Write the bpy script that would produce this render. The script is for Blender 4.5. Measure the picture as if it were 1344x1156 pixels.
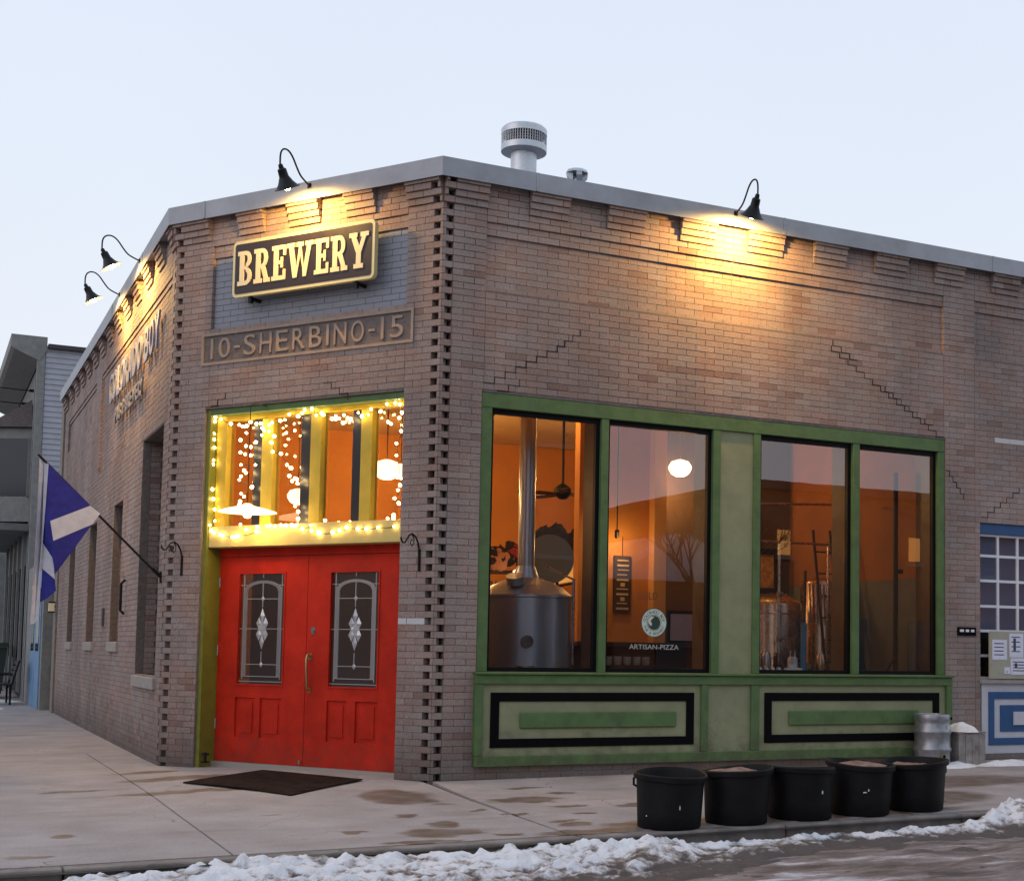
import bpy, bmesh, math, random
import numpy as np
from mathutils import Vector, Matrix, noise
random.seed(7)
rnd = random.random
scn = bpy.context.scene
for o in list(bpy.data.objects): bpy.data.objects.remove(o)

# ------------------------------------------------------------------ camera
cd = bpy.data.cameras.new('camera'); cam = bpy.data.objects.new('camera', cd)
scn.collection.objects.link(cam); scn.camera = cam
CAM = Vector((-4.55476, -13.14244, 1.34658))
BR = Vector((0.89110026, -0.45355879, 0.01499194)); BU = Vector((-0.04474148, -0.05493198, 0.99748718)); BF = Vector((0.45159554, 0.88953184, 0.06924279))
m = Matrix((( BR.x, BU.x, -BF.x, CAM.x), (BR.y, BU.y, -BF.y, CAM.y), (BR.z, BU.z, -BF.z, CAM.z), (0, 0, 0, 1)))
cam.matrix_world = m
FPX = 1835.62
cd.sensor_fit = 'HORIZONTAL'; cd.sensor_width = 36; cd.lens = FPX/1344*36
cd.shift_x = -(822.15-672)/1344; cd.shift_y = (728.75-578)/1344
cd.clip_start = 0.1; cd.clip_end = 2000
scn.render.resolution_x = 1024; scn.render.resolution_y = 880

# ------------------------------------------------------------------ world: dusk sky
w = bpy.data.worlds.new('World'); scn.world = w; w.use_nodes = True
nt = w.node_tree; nt.nodes.clear(); N = nt.nodes.new; LK = nt.links.new
wo = N('ShaderNodeOutputWorld'); bg = N('ShaderNodeBackground')
sky = N('ShaderNodeTexSky'); sky.sky_type = 'NISHITA'; sky.sun_disc = False
sky.sun_elevation = math.radians(3.0); sky.sun_rotation = math.radians(250); sky.air_density = 1.0; sky.dust_density = 2.0; sky.ozone_density = 2.0
tc = N('ShaderNodeTexCoord'); sep = N('ShaderNodeSeparateXYZ'); LK(tc.outputs['Generated'], sep.inputs[0])
rmp = N('ShaderNodeValToRGB'); e = rmp.color_ramp.elements
e[0].position = 0.0; e[0].color = (9.2, 9.6, 10.3, 1); e[1].position = 1.0; e[1].color = (6.2, 7.4, 9.4, 1)
q = e.new(0.12); q.color = (9.1, 9.6, 10.4, 1); q = e.new(0.4); q.color = (8.0, 8.8, 10.2, 1)
LK(sep.outputs[2], rmp.inputs[0])
nz = N('ShaderNodeTexNoise'); nz.inputs['Scale'].default_value = 1.6; nz.inputs['Detail'].default_value = 3
LK(tc.outputs['Generated'], nz.inputs['Vector'])
mr = N('ShaderNodeMapRange'); mr.inputs[3].default_value = 0.93; mr.inputs[4].default_value = 1.07; LK(nz.outputs[0], mr.inputs[0])
vm = N('ShaderNodeVectorMath'); vm.operation = 'SCALE'; LK(rmp.outputs[0], vm.inputs[0]); LK(mr.outputs[0], vm.inputs['Scale'])
mx = N('ShaderNodeMix'); mx.data_type = 'RGBA'; mx.inputs[0].default_value = 0.92
LK(sky.outputs[0], mx.inputs[6]); LK(vm.outputs[0], mx.inputs[7])
LK(mx.outputs[2], bg.inputs[0]); bg.inputs[1].default_value = 0.1
LK(bg.outputs[0], wo.inputs[0])

# weak afterglow: very soft sun
sd = bpy.data.lights.new('sun', 'SUN'); so = bpy.data.objects.new('sun', sd); scn.collection.objects.link(so)
sd.energy = 0.62; sd.angle = math.radians(50); sd.color = (1, 0.81, 0.77)
sdir = Vector((-0.95, -0.10, 0.28)).normalized(); so.rotation_euler = sdir.to_track_quat('Z', 'Y').to_euler(); so.location = (-20, -10, 30)
vs = scn.view_settings; vs.view_transform = 'Standard'; vs.look = 'None'; vs.exposure = 0; vs.gamma = 1; vs.use_curve_mapping = False
scn.render.engine = 'CYCLES'
cy = scn.cycles; cy.max_bounces = 8; cy.transparent_max_bounces = 16; cy.caustics_reflective = False; cy.caustics_refractive = False
cy.use_denoising = True; cy.sample_clamp_indirect = 6

# ------------------------------------------------------------------ helpers
def tag(o, label=None, cat=None, group=None, kind=None):
    if label: o['label'] = label
    if cat: o['category'] = cat
    if group: o['group'] = group
    if kind: o['kind'] = kind
    return o
WL = {}
def link(o, parent=None):
    scn.collection.objects.link(o)
    if parent is not None: o.parent = parent
def empty(name, loc, label, cat, group=None):
    o = bpy.data.objects.new(name, None); o.empty_display_size = 0.2; link(o); o.location = loc
    WL[o.name] = Vector(loc); return tag(o, label, cat, group)
class MB:
    def __init__(s): s.v = []; s.f = []; s.smooth = False; s.attr = []
    def add(s, vs, fs, a=(0, 0)):
        b = len(s.v); s.v += [tuple(v) for v in vs]; s.f += [tuple(i+b for i in f) for f in fs]; s.attr += [a]*len(vs); return s
    def hexa(s, p, a=(0, 0)):   # 8 points: bottom 4 ccw, top 4
        return s.add(p, [(0,3,2,1),(4,5,6,7),(0,1,5,4),(1,2,6,5),(2,3,7,6),(3,0,4,7)], a)
    def box(s, x0, x1, y0, y1, z0, z1):
        return s.hexa([(x0,y0,z0),(x1,y0,z0),(x1,y1,z0),(x0,y1,z0),(x0,y0,z1),(x1,y0,z1),(x1,y1,z1),(x0,y1,z1)])
    def tube(s, pts, r, n=8, caps=True, r2=None):
        pts = [Vector(p) for p in pts]; ring = []
        up = None
        for i, p in enumerate(pts):
            t = (pts[min(i+1, len(pts)-1)]-pts[max(i-1, 0)]).normalized()
            if up is None:
                up = Vector((0,0,1)) if abs(t.z) < .9 else Vector((1,0,0))
            a = t.cross(up).normalized(); b = a.cross(t).normalized(); up = b
            rr = r if r2 is None else r+(r2-r)*i/(len(pts)-1)
            ring.append([p+(a*math.cos(2*math.pi*k/n)+b*math.sin(2*math.pi*k/n))*rr for k in range(n)])
        vs = [v for R_ in ring for v in R_]; fs = []
        for i in range(len(pts)-1):
            for k in range(n):
                k2 = (k+1) % n; fs.append((i*n+k, i*n+k2, (i+1)*n+k2, (i+1)*n+k))
        if caps:
            fs.append(tuple(range(n-1, -1, -1))); fs.append(tuple((len(pts)-1)*n+k for k in range(n)))
        return s.add(vs, fs)
    def lathe(s, prof, c=(0,0,0), n=24, M_=None):
        vs = []; fs = []
        for (r, z) in prof:
            for k in range(n):
                v = Vector((r*math.cos(2*math.pi*k/n), r*math.sin(2*math.pi*k/n), z))
                if M_: v = M_ @ v
                vs.append(v+Vector(c))
        for i in range(len(prof)-1):
            for k in range(n):
                k2 = (k+1) % n; fs.append((i*n+k, i*n+k2, (i+1)*n+k2, (i+1)*n+k))
        return s.add(vs, fs)
    def prism(s, pts, vec, a=(0,0)):      # planar polygon extruded
        n = len(pts); pts = [Vector(p) for p in pts]; vec = Vector(vec)
        vs = pts+[p+vec for p in pts]; fs = [tuple(range(n-1, -1, -1)), tuple(range(n, 2*n))]
        for i in range(n): j = (i+1) % n; fs.append((i, j, n+j, n+i))
        return s.add(vs, fs, a)
    def build(s, name, mat, parent=None, smooth=False, attrs=False, loc=None, **kw):
        off = Vector((0,0,0))
        if parent is not None: off = WL[parent.name]
        me = bpy.data.meshes.new(name)
        l = Vector(loc) if loc is not None else off
        me.from_pydata([(v[0]-l.x, v[1]-l.y, v[2]-l.z) for v in s.v], [], s.f)
        bm = bmesh.new(); bm.from_mesh(me); bmesh.ops.recalc_face_normals(bm, faces=bm.faces); bm.to_mesh(me); bm.free()
        if attrs:
            a = me.attributes.new('tone', 'FLOAT', 'POINT'); a.data.foreach_set('value', [t[0] for t in s.attr])
            a = me.attributes.new('paint', 'FLOAT', 'POINT'); a.data.foreach_set('value', [t[1] for t in s.attr])
        if smooth:
            me.polygons.foreach_set('use_smooth', [True]*len(me.polygons))
            try: me.set_sharp_from_angle(angle=math.radians(38))
            except Exception: pass
        me.materials.append(mat)
        o = bpy.data.objects.new(name, me); link(o, parent); o.location = l-off
        WL[o.name] = l
        return tag(o, **kw)
def bevel(o, w_=0.01, seg=2):
    bm = bmesh.new(); bm.from_mesh(o.data)
    bmesh.ops.remove_doubles(bm, verts=bm.verts, dist=1e-5)
    ed = [e_ for e_ in bm.edges if len(e_.link_faces) == 2 and e_.calc_face_angle(0) > 0.6]
    bmesh.ops.bevel(bm, geom=ed, offset=w_, segments=seg, affect='EDGES', profile=.5)
    bm.to_mesh(o.data); bm.free(); return o

# wall frames: s along wall, z up, out = metres in front of the brick face
TM = math.radians(55.5426); WM = 3.6927
uM = Vector((-math.cos(TM), math.sin(TM), 0)); nM = Vector((-math.sin(TM), -math.cos(TM), 0)); C2 = uM*WM
class Fr:
    def __init__(s, o, u, n): s.o = Vector(o); s.u = Vector(u); s.n = Vector(n)
    def p(s, a, z, out=0): return s.o+s.u*a+s.n*out+Vector((0,0,z))
    def box(s, mb, s0, s1, z0, z1, o0, o1, a=(0,0)):
        P = s.p
        return mb.hexa([P(s0,z0,o0),P(s1,z0,o0),P(s1,z0,o1),P(s0,z0,o1),P(s0,z1,o0),P(s1,z1,o0),P(s1,z1,o1),P(s0,z1,o1)], a)
FR = Fr((0,0,0), (1,0,0), (0,-1,0)); FM = Fr((0,0,0), uM, nM); FL = Fr(C2, (0,1,0), (-1,0,0))
def fbox(fr, name, mat, parent, s0, s1, z0, z1, o0, o1, bev=0, **kw):
    mb = MB(); fr.box(mb, s0, s1, z0, z1, o0, o1); o = mb.build(name, mat, parent, **kw)
    if bev: bevel(o, bev, 1)
    return o

# ------------------------------------------------------------------ materials
MATS = {}
def mat(name, col, rough=0.6, metal=0, var=0.0, vscale=8.0, bump=0.0, bscale=60.0, emit=None, estr=0, spec=0.5, col2=None, objrnd=0.0, coat=0, dirt=0):
    if name in MATS: return MATS[name]
    m_ = bpy.data.materials.new(name); m_.use_nodes = True; t = m_.node_tree; b = t.nodes['Principled BSDF']
    b.inputs['Base Color'].default_value = (*col, 1); b.inputs['Roughness'].default_value = rough; b.inputs['Metallic'].default_value = metal
    b.inputs['Specular IOR Level'].default_value = spec
    if coat: b.inputs['Coat Weight'].default_value = coat; b.inputs['Coat Roughness'].default_value = .15
    g = t.nodes.new('ShaderNodeNewGeometry')
    if var > 0 or col2:
        n_ = t.nodes.new('ShaderNodeTexNoise'); n_.inputs['Scale'].default_value = vscale; n_.inputs['Detail'].default_value = 6; n_.inputs['Roughness'].default_value = .65
        t.links.new(g.outputs['Position'], n_.inputs['Vector'])
        r_ = t.nodes.new('ShaderNodeValToRGB'); r_.color_ramp.elements[0].position = .32; r_.color_ramp.elements[1].position = .68
        c2 = col2 or tuple(min(1, c*(1+var)) for c in col); c1 = col if col2 else tuple(c*(1-var) for c in col)
        r_.color_ramp.elements[0].color = (*c1, 1); r_.color_ramp.elements[1].color = (*c2, 1)
        t.links.new(n_.outputs[0], r_.inputs[0]); last = r_.outputs[0]
        t.links.new(last, b.inputs['Base Color'])
        rr = t.nodes.new('ShaderNodeMapRange'); rr.inputs[3].default_value = max(0, rough-.1); rr.inputs[4].default_value = min(1, rough+.12)
        t.links.new(n_.outputs[0], rr.inputs[0]); t.links.new(rr.outputs[0], b.inputs['Roughness'])
    if dirt and (var > 0 or col2):
        sp_ = t.nodes.new('ShaderNodeSeparateXYZ'); t.links.new(g.outputs['Position'], sp_.inputs[0])
        nd = t.nodes.new('ShaderNodeTexNoise'); nd.inputs['Scale'].default_value = 7; nd.inputs['Detail'].default_value = 9; nd.inputs['Roughness'].default_value = .7; t.links.new(g.outputs['Position'], nd.inputs['Vector'])
        hz = t.nodes.new('ShaderNodeMapRange'); hz.inputs[1].default_value = .1; hz.inputs[2].default_value = .75; hz.inputs[3].default_value = .20; hz.inputs[4].default_value = -.06; t.links.new(sp_.outputs[2], hz.inputs[0])
        aa = t.nodes.new('ShaderNodeMath'); aa.operation = 'ADD'; t.links.new(nd.outputs[0], aa.inputs[0]); t.links.new(hz.outputs[0], aa.inputs[1])
        dm = t.nodes.new('ShaderNodeMapRange'); dm.inputs[1].default_value = .56; dm.inputs[2].default_value = .70; dm.inputs[4].default_value = dirt; t.links.new(aa.outputs[0], dm.inputs[0])
        mxd = t.nodes.new('ShaderNodeMix'); mxd.data_type = 'RGBA'; t.links.new(dm.outputs[0], mxd.inputs[0]); t.links.new(last, mxd.inputs[6]); mxd.inputs[7].default_value = (.07,.05,.04,1)
        t.links.new(mxd.outputs[2], b.inputs['Base Color'])
    if bump > 0:
        n2 = t.nodes.new('ShaderNodeTexNoise'); n2.inputs['Scale'].default_value = bscale; n2.inputs['Detail'].default_value = 5
        t.links.new(g.outputs['Position'], n2.inputs['Vector'])
        bp = t.nodes.new('ShaderNodeBump'); bp.inputs['Strength'].default_value = bump; bp.inputs['Distance'].default_value = .01
        t.links.new(n2.outputs[0], bp.inputs['Height']); t.links.new(bp.outputs[0], b.inputs['Normal'])
    if emit:
        b.inputs['Emission Color'].default_value = (*emit, 1); b.inputs['Emission Strength'].default_value = estr
    MATS[name] = m_; return m_

def brick_material():
    m_ = bpy.data.materials.new('brick'); m_.use_nodes = True; t = m_.node_tree; b = t.nodes['Principled BSDF']; n = t.nodes.new; l = t.links.new
    g = n('ShaderNodeNewGeometry')
    a1 = n('ShaderNodeAttribute'); a1.attribute_name = 'tone'; a2 = n('ShaderNodeAttribute'); a2.attribute_name = 'tone'; a2.attribute_type = 'OBJECT'
    ad = n('ShaderNodeMath'); ad.operation = 'ADD'; l(a1.outputs['Fac'], ad.inputs[0]); l(a2.outputs['Fac'], ad.inputs[1])
    rp = n('ShaderNodeValToRGB'); E_ = rp.color_ramp.elements; rp.color_ramp.interpolation = 'LINEAR'
    E_[0].position = 0; E_[0].color = (.18,.10,.078,1); E_[1].position = 1; E_[1].color = (.37,.305,.27,1)
    for p_, c_ in ((.12,(.25,.165,.14)),(.35,(.305,.226,.197)),(.6,(.325,.252,.224)),(.85,(.345,.278,.250))):
        x = E_.new(p_); x.color = (*c_, 1)
    l(ad.outputs[0], rp.inputs[0])
    # grain on each brick
    n1 = n('ShaderNodeTexNoise'); n1.inputs['Scale'].default_value = 45; n1.inputs['Detail'].default_value = 6; l(g.outputs['Position'], n1.inputs['Vector'])
    mr1 = n('ShaderNodeMapRange'); mr1.inputs[1].default_value = .25; mr1.inputs[2].default_value = .75; mr1.inputs[3].default_value = .80; mr1.inputs[4].default_value = 1.16; l(n1.outputs[0], mr1.inputs[0])
    # weathering in large soft patches, streaked
    mp = n('ShaderNodeMapping'); mp.inputs['Scale'].default_value = (1, 1, .45); l(g.outputs['Position'], mp.inputs[0])
    n2 = n('ShaderNodeTexNoise'); n2.inputs['Scale'].default_value = .9; n2.inputs['Detail'].default_value = 8; n2.inputs['Roughness'].default_value = .62; l(mp.outputs[0], n2.inputs['Vector'])
    mr2 = n('ShaderNodeMapRange'); mr2.inputs[1].default_value = .3; mr2.inputs[2].default_value = .7; mr2.inputs[3].default_value = .66; mr2.inputs[4].default_value = 1.18; l(n2.outputs[0], mr2.inputs[0])
    mu = n('ShaderNodeMath'); mu.operation = 'MULTIPLY'; l(mr1.outputs[0], mu.inputs[0]); l(mr2.outputs[0], mu.inputs[1])
    # splashed dirt near the pavement
    sp = n('ShaderNodeSeparateXYZ'); l(g.outputs['Position'], sp.inputs[0])
    n3 = n('ShaderNodeTexNoise'); n3.inputs['Scale'].default_value = 2.2; n3.inputs['Detail'].default_value = 4; l(g.outputs['Position'], n3.inputs['Vector'])
    sb = n('ShaderNodeMath'); sb.operation = 'MULTIPLY_ADD'; sb.inputs[1].default_value = 1.1; l(n3.outputs[0], sb.inputs[0]); sb.inputs[2].default_value = 0.02
    cm = n('ShaderNodeMapRange'); l(sp.outputs[2], cm.inputs[0]); l(sb.outputs[0], cm.inputs[2]); cm.inputs[1].default_value = 0.02; cm.inputs[3].default_value = .5; cm.inputs[4].default_value = 1.0
    mu2 = n('ShaderNodeMath'); mu2.operation = 'MULTIPLY'; l(mu.outputs[0], mu2.inputs[0]); l(cm.outputs[0], mu2.inputs[1])
    n5 = n('ShaderNodeTexNoise'); n5.inputs['Scale'].default_value = 2.7; n5.inputs['Detail'].default_value = 6; l(g.outputs['Position'], n5.inputs['Vector'])
    h5 = n('ShaderNodeValToRGB'); h5.color_ramp.elements[0].position = .38; h5.color_ramp.elements[0].color = (.95,1.0,1.05,1); h5.color_ramp.elements[1].position = .66; h5.color_ramp.elements[1].color = (1.05,.95,.91,1); l(n5.outputs[0], h5.inputs[0])
    hm = n('ShaderNodeVectorMath'); hm.operation = 'MULTIPLY'; l(rp.outputs[0], hm.inputs[0]); l(h5.outputs[0], hm.inputs[1])
    sc = n('ShaderNodeVectorMath'); sc.operation = 'SCALE'; l(hm.outputs[0], sc.inputs[0]); l(mu2.outputs[0], sc.inputs['Scale'])
    # painted grey-blue bricks
    p1 = n('ShaderNodeAttribute'); p1.attribute_name = 'paint'; p2 = n('ShaderNodeAttribute'); p2.attribute_name = 'paint'; p2.attribute_type = 'OBJECT'
    ap = n('ShaderNodeMath'); ap.operation = 'ADD'; l(p1.outputs['Fac'], ap.inputs[0]); l(p2.outputs['Fac'], ap.inputs[1])
    mx1 = n('ShaderNodeMix'); mx1.data_type = 'RGBA'; gt = n('ShaderNodeMath'); gt.operation = 'GREATER_THAN'; gt.inputs[1].default_value = .5; l(ap.outputs[0], gt.inputs[0])
    l(gt.outputs[0], mx1.inputs[0]); l(sc.outputs[0], mx1.inputs[6]); mx1.inputs[7].default_value = (.28,.295,.335,1)
    mx2 = n('ShaderNodeMix'); mx2.data_type = 'RGBA'; g2 = n('ShaderNodeMath'); g2.operation = 'GREATER_THAN'; g2.inputs[1].default_value = 1.5; l(ap.outputs[0], g2.inputs[0])
    l(g2.outputs[0], mx2.inputs[0]); l(mx1.outputs[2], mx2.inputs[6]); mx2.inputs[7].default_value = (.55,.54,.55,1)
    l(mx2.outputs[2], b.inputs['Base Color'])
    b.inputs['Roughness'].default_value = .8; b.inputs['Specular IOR Level'].default_value = .25
    bp = n('ShaderNodeBump'); bp.inputs['Strength'].default_value = .6; bp.inputs['Distance'].default_value = .007; l(n1.outputs[0], bp.inputs['Height']); l(bp.outputs[0], b.inputs['Normal'])
    MATS['brick'] = m_; return m_
MBR = brick_material()

def glass_mat(name, refl=0.1, tint=(1,1,1), rough=0.0, boost=1.0):
    m_ = bpy.data.materials.new(name); m_.use_nodes = True; t = m_.node_tree; t.nodes.clear(); n = t.nodes.new; l = t.links.new
    o = n('ShaderNodeOutputMaterial'); tr = n('ShaderNodeBsdfTransparent'); tr.inputs[0].default_value = (*tint, 1)
    gl = n('ShaderNodeBsdfGlossy'); gl.inputs['Roughness'].default_value = rough; gl.inputs[0].default_value = (.9,.92,.95,1)
    fr = n('ShaderNodeFresnel'); fr.inputs['IOR'].default_value = 1.5
    ma = n('ShaderNodeMath'); ma.operation = 'MULTIPLY_ADD'; ma.inputs[1].default_value = boost; ma.inputs[2].default_value = refl; ma.use_clamp = True; l(fr.outputs[0], ma.inputs[0])
    g = n('ShaderNodeNewGeometry'); nn = n('ShaderNodeTexNoise'); nn.inputs['Scale'].default_value = 1.1; l(g.outputs['Position'], nn.inputs['Vector'])
    bp = n('ShaderNodeBump'); bp.inputs['Strength'].default_value = .022; bp.inputs['Distance'].default_value = .02; l(nn.outputs[0], bp.inputs['Height']); l(bp.outputs[0], gl.inputs['Normal'])
    bf = n('ShaderNodeMath'); bf.operation = 'SUBTRACT'; bf.inputs[0].default_value = 1; l(g.outputs['Backfacing'], bf.inputs[1]); mm_ = n('ShaderNodeMath'); mm_.operation = 'MULTIPLY'; l(ma.outputs[0], mm_.inputs[0]); l(bf.outputs[0], mm_.inputs[1])
    mx_ = n('ShaderNodeMixShader'); l(mm_.outputs[0], mx_.inputs[0]); l(tr.outputs[0], mx_.inputs[1]); l(gl.outputs[0], mx_.inputs[2]); l(mx_.outputs[0], o.inputs[0])
    MATS[name] = m_; return m_
GLS = glass_mat('window glass', .06, (.85,.84,.84), 0, 2.0)
GLD = glass_mat('leaded glass', .25, (.42,.42,.44), .20, 1.6)

mortar = mat('mortar', (.16,.13,.118), .95, var=.25, vscale=20)
copm = mat('coping metal', (.33,.345,.375), .5, .2, var=.2, vscale=1.6, bump=.25, bscale=3)
green = mat('green paint', (.092,.155,.058), .6, var=.2, vscale=5, bump=.15, bscale=40, spec=.3, dirt=.45)
beige = mat('pale green paint', (.25,.262,.15), .65, var=.14, vscale=3, bump=.15, bscale=40, spec=.3, dirt=.35)
black = mat('black paint', (.003,.003,.004), .7, var=.2, spec=.08)
blacks = mat('black window sash', (.004,.004,.006), .5, spec=.15)
red = mat('red door paint', (.50,.024,.010), .5, var=.2, vscale=3, bump=.12, bscale=35, spec=.16, dirt=.28)
yell = mat('yellow paint', (.56,.39,.045), .55, var=.1, vscale=6, spec=.3)
cream = mat('pale yellow board paint', (.58,.46,.15), .5, var=.06)
jgreen = mat('olive green jamb paint', (.17,.18,.025), .5, var=.15)
steel = mat('brushed steel', (.42,.44,.47), .28, .95, var=.12, vscale=9)
galv = mat('galvanised steel', (.55,.58,.62), .42, .6, var=.12, vscale=10)
iron = mat('black iron', (.006,.006,.007), .55, 0, spec=.25)
conc = mat('concrete sill', (.33,.30,.28), .85, var=.15, vscale=10, bump=.3)
orange = mat('orange interior wall', (.66,.27,.055), .8, var=.12, vscale=1.2)
dkwood = mat('dark wood', (.035,.018,.01), .5, var=.3, vscale=12)
white = mat('white paint', (.72,.72,.74), .5, var=.05)
snowm = None

# ------------------------------------------------------------------ ground heights
def ss(a, b, x): t = max(0, min(1, (x-a)/(b-a))); return t*t*(3-2*t)
def zg(x, y):
    z = 0.035+0.009*max(-4, min(12, x))+0.012*max(-4.5, min(0, y))
    return z+0.03*ss(-1.2, .3, y)*ss(-2.9, -1.9, x)*(1-ss(1.5, 4, y))
KY = -3.75; KX = -9.0          # kerb lines
def zroad(x, y): return zg(x, KY)-0.13-0.012*max(0, min(3, KY-y))

# ------------------------------------------------------------------ sidewalk, kerb, road, ground
def sidewalk_mat():
    m_ = bpy.data.materials.new('sidewalk concrete'); m_.use_nodes = True; t = m_.node_tree; b = t.nodes['Principled BSDF']; n = t.nodes.new; l = t.links.new
    g = n('ShaderNodeNewGeometry')
    n1 = n('ShaderNodeTexNoise'); n1.inputs['Scale'].default_value = 1.4; n1.inputs['Detail'].default_value = 8; n1.inputs['Roughness'].default_value = .6; l(g.outputs['Position'], n1.inputs['Vector'])
    r1 = n('ShaderNodeValToRGB'); r1.color_ramp.elements[0].position = .3; r1.color_ramp.elements[0].color = (.285,.255,.25,1); r1.color_ramp.elements[1].position = .7; r1.color_ramp.elements[1].color = (.40,.37,.37,1); l(n1.outputs[0], r1.inputs[0])
    n2 = n('ShaderNodeTexNoise'); n2.inputs['Scale'].default_value = 70; n2.inputs['Detail'].default_value = 4; l(g.outputs['Position'], n2.inputs['Vector'])
    mr_ = n('ShaderNodeMapRange'); mr_.inputs[1].default_value = .3; mr_.inputs[2].default_value = .7; mr_.inputs[3].default_value = .88; mr_.inputs[4].default_value = 1.1; l(n2.outputs[0], mr_.inputs[0])
    sc = n('ShaderNodeVectorMath'); sc.operation = 'SCALE'; l(r1.outputs[0], sc.inputs[0]); l(mr_.outputs[0], sc.inputs['Scale'])
    # wet stains: ellipses (x,y,rx,ry,rot) with ragged edges
    ell = [(-.63,-.95,.33,.50),(-.94,-2.17,.12,.12),(-.98,-3.15,.32,.22),(-.85,-2.72,.13,.16),(-1.3,-3.56,.32,.07),(-.55,-3.38,.11,.09),(-.70,-3.70,.17,.1),(.72,-.68,.22,.08),
           (.15,-2.93,.15,.08),(.12,-3.12,.14,.08),(-3.55,-2.28,.13,.10),(-3.85,-3.2,.14,.09),(-3.9,-3.64,.2,.06),(-2.1,1.35,.55,.22),(-2.3,2.2,.4,.15),(.35,-1.5,.35,.25),(.9,-1.1,.15,.07),(1.1,-2.2,.2,.12),
           (.1,-3.5,.5,.1),(.75,-3.3,.45,.22),(2.2,-3.35,1.6,.25),(-1.9,-1.7,.10,.06),(-2.2,.1,.7,.14),(-3.2,.6,.3,.08),(3.9,-2.6,.8,.5),(5.2,-1.6,1.1,.5),(-.25,-2.0,.10,.05),(-.4,-1.5,.1,.05),(-.1,-2.35,.12,.05),(-1.6,-2.9,.1,.05),(.5,-2.5,.12,.06),(.55,-2.0,.22,.08)]
    nv = n('ShaderNodeTexNoise'); nv.inputs['Scale'].default_value = 3.2; nv.inputs['Detail'].default_value = 4; l(g.outputs['Position'], nv.inputs['Vector'])
    va = n('ShaderNodeVectorMath'); va.operation = 'SUBTRACT'; va.inputs[1].default_value = (.5,.5,.5); l(nv.outputs['Color'], va.inputs[0])
    vb = n('ShaderNodeVectorMath'); vb.operation = 'SCALE'; vb.inputs['Scale'].default_value = .42; l(va.outputs[0], vb.inputs[0])
    vc = n('ShaderNodeVectorMath'); vc.operation = 'ADD'; l(g.outputs['Position'], vc.inputs[0]); l(vb.outputs[0], vc.inputs[1])
    cur = None
    for (x, y, rx, ry) in ell:
        s1 = n('ShaderNodeVectorMath'); s1.operation = 'SUBTRACT'; s1.inputs[1].default_value = (x, y, 0); l(vc.outputs[0], s1.inputs[0])
        s2 = n('ShaderNodeVectorMath'); s2.operation = 'MULTIPLY'; s2.inputs[1].default_value = (1/rx, 1/ry, 0); l(s1.outputs[0], s2.inputs[0])
        s3 = n('ShaderNodeVectorMath'); s3.operation = 'LENGTH'; l(s2.outputs[0], s3.inputs[0])
        if cur is None: cur = s3.outputs['Value']
        else:
            mn = n('ShaderNodeMath'); mn.operation = 'MINIMUM'; l(cur, mn.inputs[0]); l(s3.outputs['Value'], mn.inputs[1]); cur = mn.outputs[0]
    mk = n('ShaderNodeMapRange'); mk.inputs[1].default_value = 1.14; mk.inputs[2].default_value = .80; l(cur, mk.inputs[0])
    # damp band along the kerb and faint smears
    n4 = n('ShaderNodeTexNoise'); n4.inputs['Scale'].default_value = 1.1; n4.inputs['Detail'].default_value = 5; mp = n('ShaderNodeMapping'); mp.inputs['Scale'].default_value = (.7,2.4,1); l(g.outputs['Position'], mp.inputs[0]); l(mp.outputs[0], n4.inputs['Vector'])
    mk2 = n('ShaderNodeMapRange'); mk2.inputs[1].default_value = .56; mk2.inputs[2].default_value = .68; mk2.inputs[4].default_value = .28; l(n4.outputs[0], mk2.inputs[0])
    mm = n('ShaderNodeMath'); mm.operation = 'MAXIMUM'; l(mk.outputs[0], mm.inputs[0]); l(mk2.outputs[0], mm.inputs[1])
    n6 = n('ShaderNodeTexNoise'); n6.inputs['Scale'].default_value = 5; n6.inputs['Detail'].default_value = 6; l(g.outputs['Position'], n6.inputs['Vector'])
    m6 = n('ShaderNodeMapRange'); m6.inputs[1].default_value = .3; m6.inputs[2].default_value = .6; m6.inputs[3].default_value = .62; m6.inputs[4].default_value = .95; l(n6.outputs[0], m6.inputs[0])
    m7 = n('ShaderNodeMath'); m7.operation = 'MULTIPLY'; l(mm.outputs[0], m7.inputs[0]); l(m6.outputs[0], m7.inputs[1])
    vo = n('ShaderNodeTexVoronoi'); vo.inputs['Scale'].default_value = 16; l(g.outputs['Position'], vo.inputs['Vector'])
    v8 = n('ShaderNodeMapRange'); v8.inputs[1].default_value = .10; v8.inputs[2].default_value = .06; v8.inputs[4].default_value = .5; l(vo.outputs['Distance'], v8.inputs[0])
    mq = n('ShaderNodeMath'); mq.operation = 'MAXIMUM'; l(m7.outputs[0], mq.inputs[0]); l(v8.outputs[0], mq.inputs[1])
    vk = n('ShaderNodeTexVoronoi'); vk.feature = 'DISTANCE_TO_EDGE'; vk.inputs['Scale'].default_value = .55; l(vc.outputs[0], vk.inputs['Vector'])
    k8 = n('ShaderNodeMapRange'); k8.inputs[1].default_value = .0045; k8.inputs[2].default_value = .0015; k8.inputs[4].default_value = .75; l(vk.outputs['Distance'], k8.inputs[0])
    k9 = n('ShaderNodeMapRange'); k9.inputs[1].default_value = .50; k9.inputs[2].default_value = .58; l(n1.outputs[0], k9.inputs[0])
    ka = n('ShaderNodeMath'); ka.operation = 'MULTIPLY'; l(k8.outputs[0], ka.inputs[0]); l(k9.outputs[0], ka.inputs[1])
    mf = n('ShaderNodeMath'); mf.operation = 'MAXIMUM'; l(mq.outputs[0], mf.inputs[0]); l(ka.outputs[0], mf.inputs[1])
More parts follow.
